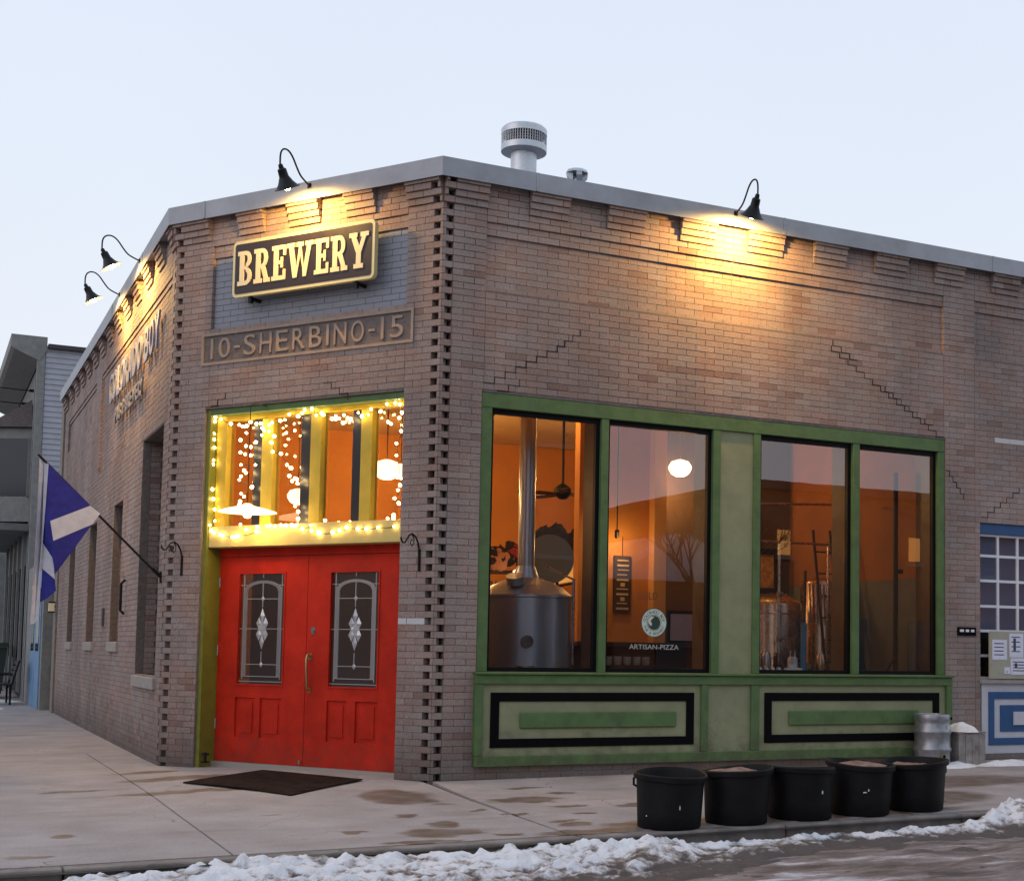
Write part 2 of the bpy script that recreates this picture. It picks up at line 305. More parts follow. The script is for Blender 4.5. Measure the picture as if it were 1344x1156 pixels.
    mx_ = n('ShaderNodeMix'); mx_.data_type = 'RGBA'; l(mf.outputs[0], mx_.inputs[0]); l(sc.outputs[0], mx_.inputs[6]); mx_.inputs[7].default_value = (.125,.088,.065,1)
    l(mx_.outputs[2], b.inputs['Base Color'])
    rr = n('ShaderNodeMapRange'); rr.inputs[3].default_value = .85; rr.inputs[4].default_value = .5; l(mk.outputs[0], rr.inputs[0]); l(rr.outputs[0], b.inputs['Roughness'])
    b.inputs['Specular IOR Level'].default_value = .3
    bp = n('ShaderNodeBump'); bp.inputs['Strength'].default_value = .2; bp.inputs['Distance'].default_value = .006; l(n2.outputs[0], bp.inputs['Height']); l(bp.outputs[0], b.inputs['Normal'])
    return m_
swm = sidewalk_mat()
def ground_grid(name, x0, x1, y0, y1, zf, mt, nx, ny, **kw):
    mb = MB(); 
    for j in range(ny+1):
        for i in range(nx+1):
            x = x0+(x1-x0)*i/nx; y = y0+(y1-y0)*j/ny; mb.v.append((x, y, zf(x, y)))
    for j in range(ny):
        for i in range(nx): a = j*(nx+1)+i; mb.f.append((a, a+1, a+nx+2, a+nx+1))
    return mb.build(name, mt, **kw)
side = empty('sidewalk', (0, -2, 0), None, None); side['kind'] = 'structure'
xs = [-9.0, -5.7, -2.6, -0.02, 3.05, 6.1, 9.2, 12.2]
def slab(x0, x1, y0, y1, skew=(0,0,0,0)):
    g_ = 0.007; mb = MB(); nx = 6; ny = 8; vs = []
    P = [[None]*(nx+1) for _ in range(ny+1)]
    top = []
    for j in range(ny+1):
        for i in range(nx+1):
            fx = i/nx; fy = j/ny
            xa = x0+g_+skew[0]*(1-fy)+skew[1]*fy; xb = x1-g_+skew[2]*(1-fy)+skew[3]*fy
            x = xa+(xb-xa)*fx; y = (y0+g_)+(y1-y0-2*g_)*fy; top.append((x, y, zg(x, y)))
    n0 = len(top); mb.v = top+[(a[0], a[1], a[2]-.1) for a in top]; f = []
    for j in range(ny):
        for i in range(nx): a = j*(nx+1)+i; f.append((a, a+1, a+nx+2, a+nx+1))
    bd = [i for i in range(nx+1)]+[j*(nx+1)+nx for j in range(1, ny+1)]+[ny*(nx+1)+i for i in range(nx-1, -1, -1)]+[j*(nx+1) for j in range(ny-1, 0, -1)]
    for k in range(len(bd)): a = bd[k]; b_ = bd[(k+1) % len(bd)]; f.append((a, a+n0, b_+n0, b_))
    mb.f = f; mb.attr = [(0,0)]*len(mb.v)
    return mb.build('slab', swm, side, smooth=False)
for i in range(len(xs)-1):
    yt = 0.45 if xs[i] >= -0.05 else 5.25
    sk = (0,)*4
    y0 = KY+.16
    if xs[i] == -0.02: sk = (-.12, .06, 0, 0)
    if xs[i+1] == -0.02: sk = (0, 0, -.12, .1)
    slab(xs[i], xs[i+1], y0, yt, sk)
for a, b_ in ((5.25, 9.6), (9.6, 14), (14, 18.5), (18.5, 24), (24, 30)):
    slab(-9, -5.7, a, b_); slab(-5.7, -1.8, a, b_)
jm = mat('joint grime', (.035,.03,.028), .9)
ground_grid('ground', -9.2, 12.4, -3.8, 30.2, lambda x, y: zg(x, y)-.022, jm, 20, 40, kind='structure')
kerbm = mat('kerb concrete', (.20,.175,.16), .8, var=.4, vscale=4, bump=.3)
kerb = empty('kerb', (0, KY, 0), None, None); kerb['kind'] = 'structure'
x = -9.0
while x < 12.3:
    x2 = min(x+1.78, 12.4); mb = MB(); g_ = .006
    z1, z2 = zg(x, KY)-.002, zg(x2, KY)-.002
    mb.hexa([(x+g_,KY,z1-.3),(x2-g_,KY,z2-.3),(x2-g_,KY+.155,z2-.3),(x+g_,KY+.155,z1-.3),(x+g_,KY+.015,z1),(x2-g_,KY+.015,z2),(x2-g_,KY+.155,z2),(x+g_,KY+.155,z1)])
    bevel(mb.build('kerb_stone', kerbm, kerb), .012, 2); x = x2

def road_mat():
    m_ = bpy.data.materials.new('slushy asphalt'); m_.use_nodes = True; t = m_.node_tree; b = t.nodes['Principled BSDF']; n = t.nodes.new; l = t.links.new
    g = n('ShaderNodeNewGeometry'); mp = n('ShaderNodeMapping'); mp.inputs['Scale'].default_value = (.45,1.7,1); mp.inputs['Rotation'].default_value = (0,0,.06); l(g.outputs['Position'], mp.inputs[0])
    n1 = n('ShaderNodeTexNoise'); n1.inputs['Scale'].default_value = 2.0; n1.inputs['Detail'].default_value = 9; n1.inputs['Roughness'].default_value = .68; l(mp.outputs[0], n1.inputs['Vector'])
    r1 = n('ShaderNodeValToRGB'); E_ = r1.color_ramp.elements; E_[0].position = .36; E_[0].color = (.06,.045,.042,1); E_[1].position = .62; E_[1].color = (.56,.54,.57,1)
    x = E_.new(.45); x.color = (.15,.115,.105,1); x = E_.new(.54); x.color = (.27,.225,.215,1)
    l(n1.outputs[0], r1.inputs[0]); l(r1.outputs[0], b.inputs['Base Color'])
    rr = n('ShaderNodeMapRange'); rr.inputs[1].default_value = .35; rr.inputs[2].default_value = .6; rr.inputs[3].default_value = .5; rr.inputs[4].default_value = .85; l(n1.outputs[0], rr.inputs[0]); l(rr.outputs[0], b.inputs['Roughness'])
    n2 = n('ShaderNodeTexNoise'); n2.inputs['Scale'].default_value = 30; n2.inputs['Detail'].default_value = 6; l(g.outputs['Position'], n2.inputs['Vector'])
    bp = n('ShaderNodeBump'); bp.inputs['Strength'].default_value = .7; bp.inputs['Distance'].default_value = .03; l(n2.outputs[0], bp.inputs['Height'])
    bp2 = n('ShaderNodeBump'); bp2.inputs['Strength'].default_value = .6; bp2.inputs['Distance'].default_value = .05; l(n1.outputs[0], bp2.inputs['Height']); l(bp.outputs[0], bp2.inputs['Normal']); l(bp2.outputs[0], b.inputs['Normal'])
    return m_
def fbm(x, y, o=5, s=0.0):
    return noise.fractal(Vector((x, y, s)), 0.9, 2.1, o)
rm = road_mat()
def zr2(x, y): return zroad(x, y)+0.022*fbm(x*1.2, y*3.5, 5)+.014*fbm(x*6, y*9, 4, 5)
ground_grid('road', -14, 14, -9, KY+.05, zr2, rm, 260, 80, kind='structure')
def zfar(x, y): return -.20
mb = MB(); X = 600
mb.v = [(-X,-X,-.32),(X,-X,-.32),(X,X,-.32),(-X,X,-.32)]; mb.f = [(0,1,2,3)]
mb.build('terrain', mat('far snowy ground', (.22,.20,.20), .9, var=.5, vscale=.35), kind='structure')

def snow_mat():
    m_ = bpy.data.materials.new('snow'); m_.use_nodes = True; t = m_.node_tree; b = t.nodes['Principled BSDF']; n = t.nodes.new; l = t.links.new
    g = n('ShaderNodeNewGeometry'); n1 = n('ShaderNodeTexNoise'); n1.inputs['Scale'].default_value = 6.5; n1.inputs['Detail'].default_value = 12; n1.inputs['Roughness'].default_value = .78; l(g.outputs['Position'], n1.inputs['Vector'])
    at = n('ShaderNodeAttribute'); at.attribute_name = 'tone'
    ad = n('ShaderNodeMath'); ad.operation = 'ADD'; l(n1.outputs[0], ad.inputs[0]); l(at.outputs['Fac'], ad.inputs[1])
    r1 = n('ShaderNodeValToRGB'); E_ = r1.color_ramp.elements; E_[0].position = .30; E_[0].color = (.08,.065,.06,1); E_[1].position = .68; E_[1].color = (.78,.80,.83,1); x = E_.new(.40); x.color = (.33,.30,.29,1); x = E_.new(.50); x.color = (.66,.66,.69,1)
    l(ad.outputs[0], r1.inputs[0]); l(r1.outputs[0], b.inputs['Base Color']); b.inputs['Roughness'].default_value = .75
    b.inputs['Subsurface Weight'].default_value = .15; b.inputs['Subsurface Radius'].default_value = (.02,.03,.04)
    n2 = n('ShaderNodeTexNoise'); n2.inputs['Scale'].default_value = 38; n2.inputs['Detail'].default_value = 5; l(g.outputs['Position'], n2.inputs['Vector'])
    bp = n('ShaderNodeBump'); bp.inputs['Strength'].default_value = .6; bp.inputs['Distance'].default_value = .018; l(n2.outputs[0], bp.inputs['Height']); l(bp.outputs[0], b.inputs['Normal'])
    return m_
snowm = snow_mat()
def pw(x, pts):
    for (a, va), (b_, vb) in zip(pts, pts[1:]):
        if x <= b_: return va+(vb-va)*max(0, (x-a)/(b_-a))
    return pts[-1][1]
def snow_bank():
    nx, ny = 820, 150; x0, x1, y0, y1 = -7.0, 9.5, -6.6, KY+.32
    H = []; keep = []; T = []
    for j in range(ny+1):
        y = y0+(y1-y0)*j/ny
        for i in range(nx+1):
            x = x0+(x1-x0)*i/nx
            wd = pw(x, [(-7,1.2),(-4,1.7),(-2,2.3),(-.8,2.0),(.1,1.6),(.9,1.0),(1.6,.72),(2.6,.6),(3.6,.7),(4.4,1.2),(5.5,1.6),(9.5,2.4)])
            hh = pw(x, [(-7,.08),(-4.1,.10),(-3.6,.18),(-2.6,.22),(-1.2,.20),(-.2,.245),(.3,.24),(.8,.17),(1.8,.155),(3,.145),(3.6,.20),(4.2,.46),(9.5,.55)])
            over = pw(x, [(-7,.0),(-4.1,.0),(-3.5,.12),(-2.2,.14),(-1.3,.08),(.3,.13),(.7,.02),(3.5,.02),(4.1,.32),(9.5,.5)])
            d = (KY-y)+over+.10*fbm(x*2.3, 3.1, 4)+.04*fbm(x*9, 1.1, 3)
            t = d/wd
            prof = 0 if t <= 0 else (min(1, d/.20)**.55)*max(0, 1-max(0,t)**1.6)
            v1 = noise.voronoi(Vector((x*6+.8*fbm(x*4,y*4,2), y*7+.6*fbm(x*4,y*4,2,7), 0)))[0][0]; v2 = noise.voronoi(Vector((x*16+fbm(x*9,y*9,2), y*17, 3)))[0][0]
            lump = .56+.36*(fbm(x*1.8, y*2.2, 3)+.1)+.30*math.exp(-(v1/.40)**2)+.10*math.exp(-(v2/.40)**2)+.09*fbm(x*9, y*10, 4, 3)
            edge = fbm(x*2, y*5, 5, 9)
            h = .90*hh*prof*max(.05, lump)-.03+.045*edge*ss(.3,.6,t)
            zb = zroad(x, min(y, KY)) 
            H.append((x, y, zb+h)); keep.append(h > -.012 and t > -.05)
            dirt = -.26*ss(.25, .85, t)-.15*(1-min(1,max(0,h)/.05))+.05*min(1,max(0,h)/.12)-.16*max(0, v1-.42)*3-.10*max(0, v2-.5)*3
            T.append((dirt+.055, 0))
    mb = MB(); mb.v = H; mb.attr = T
    for j in range(ny):
        for i in range(nx):
            a = j*(nx+1)+i; q_ = (a, a+1, a+nx+2, a+nx+1)
            if sum(keep[k] for k in q_) >= 2: mb.f.append(q_)
    o = mb.build('snow_bank', snowm, attrs=True, kind='stuff', label='ridge of dirty ploughed snow lying along the kerb', cat='snow')
    bm = bmesh.new(); bm.from_mesh(o.data); bmesh.ops.delete(bm, geom=[v for v in bm.verts if not v.link_faces], context='VERTS'); bm.to_mesh(o.data); bm.free()
    o.data.polygons.foreach_set('use_smooth', [True]*len(o.data.polygons))
snow_bank()
def snow_patch(cx, cy, rx, ry, h, label, zf=zg, seed=0, name='snow_patch', group=None):
    mb = MB(); nr, na = 9, 30
    for r_ in range(nr+1):
        for a_ in range(na):
            f = r_/nr; an = 2*math.pi*a_/na; k = 1+.28*fbm(math.cos(an)*1.3+seed, math.sin(an)*1.3, 3, seed)
            x = cx+rx*f*k*math.cos(an); y = cy+ry*f*k*math.sin(an)
            mb.v.append((x, y, zf(x, y)+h*(1-f**2.2)*(1+.5*fbm(x*7, y*7, 3, seed))-.004*f)); mb.attr.append((.2-.12*f, 0))
    for r_ in range(nr):
        for a_ in range(na):
            b2 = (a_+1) % na; mb.f.append((r_*na+a_, r_*na+b2, (r_+1)*na+b2, (r_+1)*na+a_))
    return mb.build(name, snowm, attrs=True, smooth=True, label=label, cat='snow', kind='stuff')

# ------------------------------------------------------------------ the brewery building
bld = empty('brewery_building', (2.5, 4.0, 0), 'tan brick corner building with angled red double door entrance and green trimmed shop windows', 'building')
CH = 6.106/92; RLEN = 11.8; LLEN = 13.0
OPR = [(.455, 6.395, .19, 3.955), (6.93, 10.6, .2, 3.01)]
OPM = [(.44, 3.17, 0, 3.955)]
OPL = [(.5, 2.12, .98, 3.9), (3.86, 4.80, 1.39, 3.34), (6.85, 7.84, 1.39, 3.26), (10.05, 11.0, 1.39, 3.2)]
BLK_R = [(0,.47),(.93,1.37),(1.82,2.27),(2.71,3.15),(3.57,4.04),(4.46,4.91),(5.32,5.79),(6.21,6.65),(7.1,7.54),(7.98,8.42),(8.87,9.3),(9.75,10.2),(10.6,11.8)]
BLK_M = [(0,.44),(.85,1.24),(1.59,2.02),(2.37,2.74),(3.16,3.7)]
BLK_L = [(0,.30)]+[(.80+.96*i, 1.26+.96*i) for i in range(12)]+[(12.4, 13.0)]
def off_R(s, z):
    k = int(round(z/CH-.5))
    o = 0
    if k >= 88:
        for a, b_ in BLK_R:
            if a-.01 <= s <= b_+.01: return .022*(k-87)
    for a, b_ in ((.47, 6.37), (6.85, 11.5)):
        if a < s < b_:
            if 5.60 < z < 5.68: o = -.022
            elif 5.07 < z < 5.60: o = -.045
            elif 5.0 < z < 5.07: o = -.022
    return o
def off_M(s, z):
    k = int(round(z/CH-.5))
    if k >= 88:
        for a, b_ in BLK_M:
            if a-.01 <= s <= b_+.01: return .022*(k-87)
    if .44 < s < 3.13:
        if 5.65 < z < 5.76: return -.02
        if 4.84 < z < 5.65: return -.042
    return 0
def off_L(s, z):
    k = int(round(z/CH-.5))
    if k >= 88:
        for a, b_ in BLK_L:
            if a-.01 <= s <= b_+.01: return .022*(k-87)
    for a, b_ in ((.26, 7.0), (7.7, 12.3)):
        if a < s < b_:
            if 5.52 < z < 5.60: return -.016
            if z > 5.0 and z < 5.52 and a > 1: return -.034
            if .26 < s < 7 and 4.0 < z < 5.52: return -.03
    return 0
bricks = []   # (frame, s0, s1, z0, z1, o0, o1, tone, paint)
PLQ = (.33, 3.26, 4.435, 4.80)
def subtract(iv, a, b_):
    out = []
    for (p, q_) in iv:
        if b_ <= p or a >= q_: out.append((p, q_)); continue
        if a > p: out.append((p, a))
        if b_ < q_: out.append((b_, q_))
    return out
def lay(fr, length, ops, off, BL, phase, breaks, start_hole=None, end_hole=None, blocks=None, plq=None):
    J = .0052
    for k in range(92):
        z0 = k*CH; z1 = z0+CH; zc = (z0+z1)/2
        iv = [(0, length)]
        for (a, b_, c, d) in ops:
            if zc > c and zc < d: iv = subtract(iv, a, b_)
        if plq and plq[2]-.01 < zc < plq[3]+.0: iv = subtract(iv, plq[0], plq[1])
        if start_hole == k % 2: iv = subtract(iv, .034, .112)
        if end_hole == k % 2: iv = subtract(iv, length-.112, length-.034)
        cuts = list(breaks)
        if blocks and k >= 88: cuts += [x_ for b_ in blocks for x_ in b_]
        ph = phase+(BL/2 if k % 2 else 0)
        for (p, q_) in iv:
            cs = [p, q_]; n0 = int((p-ph)//BL)
            s_ = ph+n0*BL
            while s_ < q_:
                if s_ > p+.035 and s_ < q_-.035: cs.append(s_)
                s_ += BL
            for c in cuts:
                if p+.012 < c < q_-.012: cs = [t_ for t_ in cs if abs(t_-c) > .045 or t_ in (p, q_)]+[c]
            cs = sorted(set(cs))
            for a, b_ in zip(cs, cs[1:]):
                if b_-a < .012: continue
                o = off((a+b_)/2, zc)
                pr = 0
                if fr is FM and .44 < (a+b_)/2 < 3.13 and 4.84 < zc < 5.65: pr = 1
                if fr is FR and 6.95 < a < 7.7 and 3.98 < zc < 4.05: pr = 2
                if fr is FM and a < .36 and b_ > .14 and 1.60 < zc < 1.67: pr = 2
                tone = min(1, max(0.0, random.gauss(.58, .135)))
                if rnd() < .02: tone = .13+.12*rnd()
                if z0 < .2 and fr is FR: tone = .9
                e0 = J/2 if a > p+1e-6 or True else 0
                jit = random.uniform(-.0016, .0016)
                bricks.append((fr, a+J/2, b_-J/2, z0+J/2, z1-J/2, -.10, o+jit, tone, pr))
lay(FR, RLEN, OPR, off_R, .235, .112, [.47, 6.37, 6.85], start_hole=1, blocks=BLK_R)
lay(FM, WM, OPM, off_M, .222, .112, [.44, 3.13], start_hole=0, end_hole=0, blocks=BLK_M, plq=PLQ)
lay(FL, LLEN, OPL, off_L, .235, .112, [.26, 7.0, 7.7, 12.3], start_hole=1, blocks=BLK_L)
# jamb bricks inside the openings
for k in range(92):
    z0 = k*CH; zc = z0+CH/2
    for (a, b_, c, d) in OPL:
        if c < zc < d:
            for (p, q_) in ((a-.1, a), (b_, b_+.1)):
                bricks.append((FL, p, q_, z0+.003, z0+CH-.003, -.30 if k % 2 else -.22, -.103, min(1, max(0, random.gauss(.5, .2))), 0))
    if zc < 3.955:
        bricks.append((FM, 3.17, 3.27, z0+.003, z0+CH-.003, -.30, -.103, .5, 0))
# choose the 300 full bricks that show largest
def vis_area(b_):
    fr, s0, s1, z0, z1, o0, o1, tn, pr = b_
    c = fr.p((s0+s1)/2, (z0+z1)/2, o1); v = c-CAM; dep = v.dot(BF); cosv = -v.normalized().dot(fr.n)
    px = FPX*v.dot(BR)/dep+822; py = 728.75-FPX*v.dot(BU)/dep
    if not (0 < px < 1344 and 0 < py < 1156) or cosv <= 0: return 0
    if fr is FR and z1 < .45 and s0 > .7: return 0
    return (s1-s0)*(z1-z0)*cosv/dep**2
cand = [(vis_area(b_), i) for i, b_ in enumerate(bricks) if b_[5] == -.10 and abs((b_[2]-b_[1])-.2285) < .008 and abs(b_[6]) < .003 and b_[8] == 0]
big = set(i for a, i in sorted(cand, reverse=True)[:300])
meshc = {}
def single(i):
    fr, s0, s1, z0, z1, o0, o1, tn, pr = bricks[i]
    L_ = round(s1-s0, 4); key = (L_, )
    if key not in meshc:
        mb = MB(); mb.box(-L_/2, L_/2, -.10, 0, -(z1-z0)/2, (z1-z0)/2); me = bpy.data.meshes.new('brick'); me.from_pydata(mb.v, [], mb.f)
        bm = bmesh.new(); bm.from_mesh(me); bmesh.ops.recalc_face_normals(bm, faces=bm.faces)
        bmesh.ops.bevel(bm, geom=[e_ for e_ in bm.edges if all(v.co.y > -.01 for v in e_.verts)], offset=.0025, segments=1, affect='EDGES'); bm.to_mesh(me); bm.free()
        me.materials.append(MBR); meshc[key] = me
    o = bpy.data.objects.new('brick', meshc[key]); link(o, bld)
    yv = fr.n; xv = yv.cross(Vector((0,0,1)))
    R_ = Matrix((xv, yv, Vector((0,0,1)))).transposed().to_4x4()
    c = fr.p((s0+s1)/2, (z0+z1)/2, o1)-WL[bld.name]
    o.matrix_local = Matrix.Translation(c) @ R_
    o['tone'] = float(tn); o['paint'] = 0.0
for i in big: single(i)
mb = MB()
for i, b_ in enumerate(bricks):
    if i in big: continue
    fr, s0, s1, z0, z1, o0, o1, tn, pr = b_
    fr.box(mb, s0, s1, z0, z1, o0, o1, (tn, pr))
o = mb.build('brickwork', MBR, bld, attrs=True, kind='stuff')

# backing walls with openings (mortar joints show these)
def slabs(fr, s0, s1, z0, z1, ops, o0, o1, mb):
    xs_ = sorted(set([s0, s1]+[max(s0, min(s1, v)) for o_ in ops for v in o_[:2]])); 
    for a, b_ in zip(xs_, xs_[1:]):
        if b_-a < 1e-4: continue
        zs = [(z0, z1)]
        for o_ in ops:
            if o_[0] <= (a+b_)/2 <= o_[1]: zs = subtract(zs, o_[2], o_[3])
        for (c, d) in zs: fr.box(mb, a, b_, c, d, o0, o1)
G_ = .0
def wallpart(fr, s0, s1, z0, z1, ops, name='wall'):
    mb = MB(); slabs(fr, s0, s1, z0, z1, ops, -.095, -.006, mb)
    return mb.build(name, mortar, bld)
wallpart(FR, .116, RLEN, -.05, 5.0, OPR)
wallpart(FM, .116, WM-.116, -.05, 4.84, OPM)
wallpart(FL, .116, LLEN, -.05, 4.0, OPL)
def wp2(fr, s0, s1, z0, z1):
    mb = MB(); fr.box(mb, s0, s1, z0, z1, -.095, -.051); mb.build('wall', mortar, bld)
wp2(FR, .116, RLEN, 5.002, 6.1); wp2(FM, .116, WM-.116, 4.842, 6.1); wp2(FL, .116, LLEN, 4.002, 6.1)
# inner shell, painted orange inside
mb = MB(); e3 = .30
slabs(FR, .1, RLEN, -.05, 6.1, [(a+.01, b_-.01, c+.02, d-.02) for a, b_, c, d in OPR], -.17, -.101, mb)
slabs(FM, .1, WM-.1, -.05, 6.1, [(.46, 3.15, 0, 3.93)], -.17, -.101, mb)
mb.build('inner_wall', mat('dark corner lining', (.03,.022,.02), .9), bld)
mb = MB()
slabs(FR, .2, RLEN, .0, 4.8, [(a+.01, b_-.01, c, d-.02) for a, b_, c, d in OPR], -.36, -.172, mb)
slabs(FM, .2, WM-.2, .0, 4.8, [(.46, 3.15, 0, 3.93)], -.34, -.172, mb)
slabs(FL, .3, LLEN, .0, 4.8, OPL, -.36, -.312, mb)
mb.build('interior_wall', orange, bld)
mb = MB(); slabs(FL, .3, LLEN, .0, 4.8, [(a-.008, b_+.008, c, d) for a, b_, c, d in OPL], -.308, -.1, mb); mb.build('wall', mortar, bld)
mb = MB(); mb.box(-2.0, 11.6, 8.6, 8.8, 0, 4.8); mb.build('interior_wall', orange, bld)
mb = MB(); mb.box(6.55, 6.75, .4, 8.6, 0, 2.32); mb.build('interior_wall', mat('grey green interior wall', (.10,.11,.12), .8, var=.25, vscale=2), bld); mb = MB(); mb.box(6.55, 6.75, .4, 8.6, 2.322, 4.8); mb.build('interior_wall', mat('orange wall toned dim', (.24,.085,.02), .8, var=.15, vscale=2), bld)  # upper wall is the orange darkened to look dimly lit
mb = MB(); mb.prism([(0.05,.12,4.8),(11.7,.12,4.8),(11.7,15.8,4.8),(-1.9,15.8,4.8),(-1.9,3.2,4.8)], (0,0,.1)); mb.build('ceiling', mat('cream ceiling', (.62,.42,.2), .8), bld)
mb = MB(); mb.prism([(0.45,.5,.05),(11.7,.5,.05),(11.7,15.8,.05),(-1.6,15.8,.05),(-1.6,3.5,.05)], (0,0,.05)); mb.build('interior_floor', mat('dark floor', (.05,.03,.02), .35, var=.3, vscale=2), bld)
mb = MB(); mb.prism([(0.05,.1,5.9),(11.75,.1,5.9),(11.75,15.9,5.9),(-2.0,15.9,5.9),(-2.0,3.15,5.9)], (0,0,.12)); mb.build('roof', mat('roof felt', (.2,.2,.22), .9, var=.2), bld)
mb = MB(); mb.box(11.8, 12.0, .0, 16.0, -.05, 6.1); mb.box(-2.05, 11.8, 16.06, 16.2, -.05, 6.1); mb.build('rear_wall', mat('plain rear brick', (.3,.22,.18), .9, var=.2, vscale=20), bld)

mb = MB(); FM.box(mb, .35, 3.25, .1, 2.43, -.95, -.90); mb.build('dark_backing_sheet', mat('dark door backing', (.085,.055,.045), .7, var=.5, vscale=1.5), bld)  # added dark sheet behind the doors, keeps their glass dark
# coping: mitred metal sections
poly = [Vector((RLEN+.2, 0, 0)), Vector((0,0,0)), C2.copy(), C2+Vector((0, LLEN+.04, 0))]
nrm = [Vector((0,-1,0)), nM, Vector((-1,0,0))]
def offp(i, d):
    if i == 0: return poly[0]+nrm[0]*d
    if i == 3: return poly[3]+nrm[2]*d
    a, b_ = nrm[i-1], nrm[i]; mi = (a+b_).normalized(); return poly[i]+mi*(d/mi.dot(a))
def coping_piece(stations, name='coping_section'):   # stations: list of (pointfunc)
    prof = [(.113, 6.070), (.118, 6.262), (-.30, 6.272), (-.30, 6.112), (.098, 6.106), (.104, 6.070)]
    mb = MB(); n = len(prof)
    for st in stations: mb.v += [tuple(st(d)+Vector((0,0,z))) for d, z in prof]
    for i in range(len(stations)-1):
        for k in range(n): k2 = (k+1) % n; mb.f.append((i*n+k, i*n+k2, (i+1)*n+k2, (i+1)*n+k))
    mb.f.append(tuple(range(n))); mb.f.append(tuple((len(stations)-1)*n+k for k in range(n)))
    mb.attr = [(0,0)]*len(mb.v); mb.build(name, copm, bld)
def onR(s): return lambda d: Vector((s, -d, 0))
def onM(s): return lambda d: uM*s+nM*d
def onL(s): return lambda d: C2+Vector((-d, s, 0))
cor = lambda i: (lambda d: offp(i, d))
j2 = .002
for a, b_ in ((.97, 4.0), (4.0, 7.05), (7.05, 10.1), (10.1, 12.0)): coping_piece([onR(a+j2), onR(b_-j2)])
coping_piece([onR(.97-j2), cor(1), onM(3.18-j2)])
coping_piece([onM(3.18+j2), cor(2), onL(2.0-j2)])
for a, b_ in ((2.0, 5.0), (5.0, 8.0), (8.0, 11.0), (11.0, LLEN+.04)): coping_piece([onL(a+j2), onL(b_-j2)])
mb = MB()
for fr, s_ in ((FR, .97), (FM, 3.18), (FR, 4.0), (FR, 7.05), (FL, 2.0), (FL, 5.0)): fr.box(mb, s_-.012, s_+.012, 6.072, 6.264, .112, .1215)
mb.build('seam_strip', copm, bld)

# stair cracks
ckm = mat('open joint', (.02,.015,.012), 1)
def crack(fr, s, z, steps, ds, dirz):
    mb = MB()
    for i in range(steps):
        w_ = random.uniform(.006, .013)
        fr.box(mb, s, s+ds+(.004 if ds > 0 else -.004), z-w_/2, z+w_/2, -.004, .0025)
        z2 = z+dirz*CH; fr.box(mb, s+ds-w_/2, s+ds+w_/2, min(z, z2), max(z, z2), -.004, .003)
        s += ds; z = z2
    mb.build('crack', ckm, bld, kind='stuff')
crack(FR, .47, 61*CH, 7, .115, 1); crack(FR, 1.27, 68*CH, 3, .09, 1); crack(FR, .62, 60*CH, 2, .12, 1)
crack(FR, 6.37, 60*CH, 14, -.1175, 1); crack(FR, 6.2, 62*CH, 6, -.1175, 1); crack(FR, 5.1, 72*CH, 3, -.1175, 1)
crack(FR, 6.40, 54*CH, 5, .055, -1); crack(FR, 6.95, 46*CH, 6, .1, 1)
crack(FM, 3.1, 60*CH, 2, -.111, 1); crack(FM, 1.5, 62*CH, 3, -.111, -1)

# plaque
pq = fbox(FM, 'plaque', mat('cast stone plaque', (.33,.25,.20), .8, var=.12, vscale=9, bump=.3), bld, PLQ[0]+.004, PLQ[1]-.004, PLQ[2]+.004, PLQ[3]-.004, -.09, -.012)
mb = MB(); bd = .035
for a in ((PLQ[0]+.004, PLQ[1]-.004, PLQ[2]+.004, PLQ[2]+bd), (PLQ[0]+.004, PLQ[1]-.004, PLQ[3]-bd, PLQ[3]-.004), (PLQ[0]+.004, PLQ[0]+bd, PLQ[2]+bd, PLQ[3]-bd), (PLQ[1]-bd, PLQ[1]-.004, PLQ[2]+bd, PLQ[3]-bd)):
    FM.box(mb, *a, -.02, .014)
mb.build('plaque_rim', MATS['cast stone plaque'], pq)

# ------------------------------------------------------------------ text
def text_mesh(body, size, extrude, offset=0.0, cond=1.0, spacing=1.0):
    c = bpy.data.curves.new('t', 'FONT'); c.body = body; c.size = size; c.extrude = extrude; c.offset = offset; c.align_x = 'CENTER'; c.space_character = spacing; c.resolution_u = 4
    o = bpy.data.objects.new('t', c); scn.collection.objects.link(o); dg = bpy.context.evaluated_depsgraph_get(); dg.update()
    me = bpy.data.meshes.new_from_object(o.evaluated_get(dg)); bpy.data.objects.remove(o)
    return me
def place_text(name, body, fr, s, z, out, height, extr, mt, parent, width=None, offset=0.0, flip=1, **kw):
    # flip=-1: reading direction runs against s
    me = text_mesh(body, 1.0, extr, offset)
    co = np.array([v.co[:] for v in me.vertices]); mn = co.min(0); mx_ = co.max(0)
    sz = height/(mx_[1]-mn[1]); sx = sz if width is None else width/(mx_[0]-mn[0])
    cx = (mn[0]+mx_[0])/2
    L0 = WL[parent.name] if parent is not None else Vector((0,0,0))
    for v in me.vertices:
        x_ = (v.co.x-cx)*sx*flip; y_ = (v.co.y-mn[1])*sz; d_ = v.co.z
        v.co = fr.p(s+x_, z+y_, out+d_)-L0
    me.name = name; me.materials.append(mt)
    bm = bmesh.new(); bm.from_mesh(me); bmesh.ops.recalc_face_normals(bm, faces=bm.faces); bm.to_mesh(me); bm.free()
    o = bpy.data.objects.new(name, me); link(o, parent); WL[o.name] = L0.copy(); return tag(o, **kw)
lets = '10-SHERBINO-15'; wl = [.6, 1, .6, 1, 1, 1, 1, 1, .45, 1, 1, .6, .6, 1]
tot = sum(wl); cur = 3.17; ltr = []
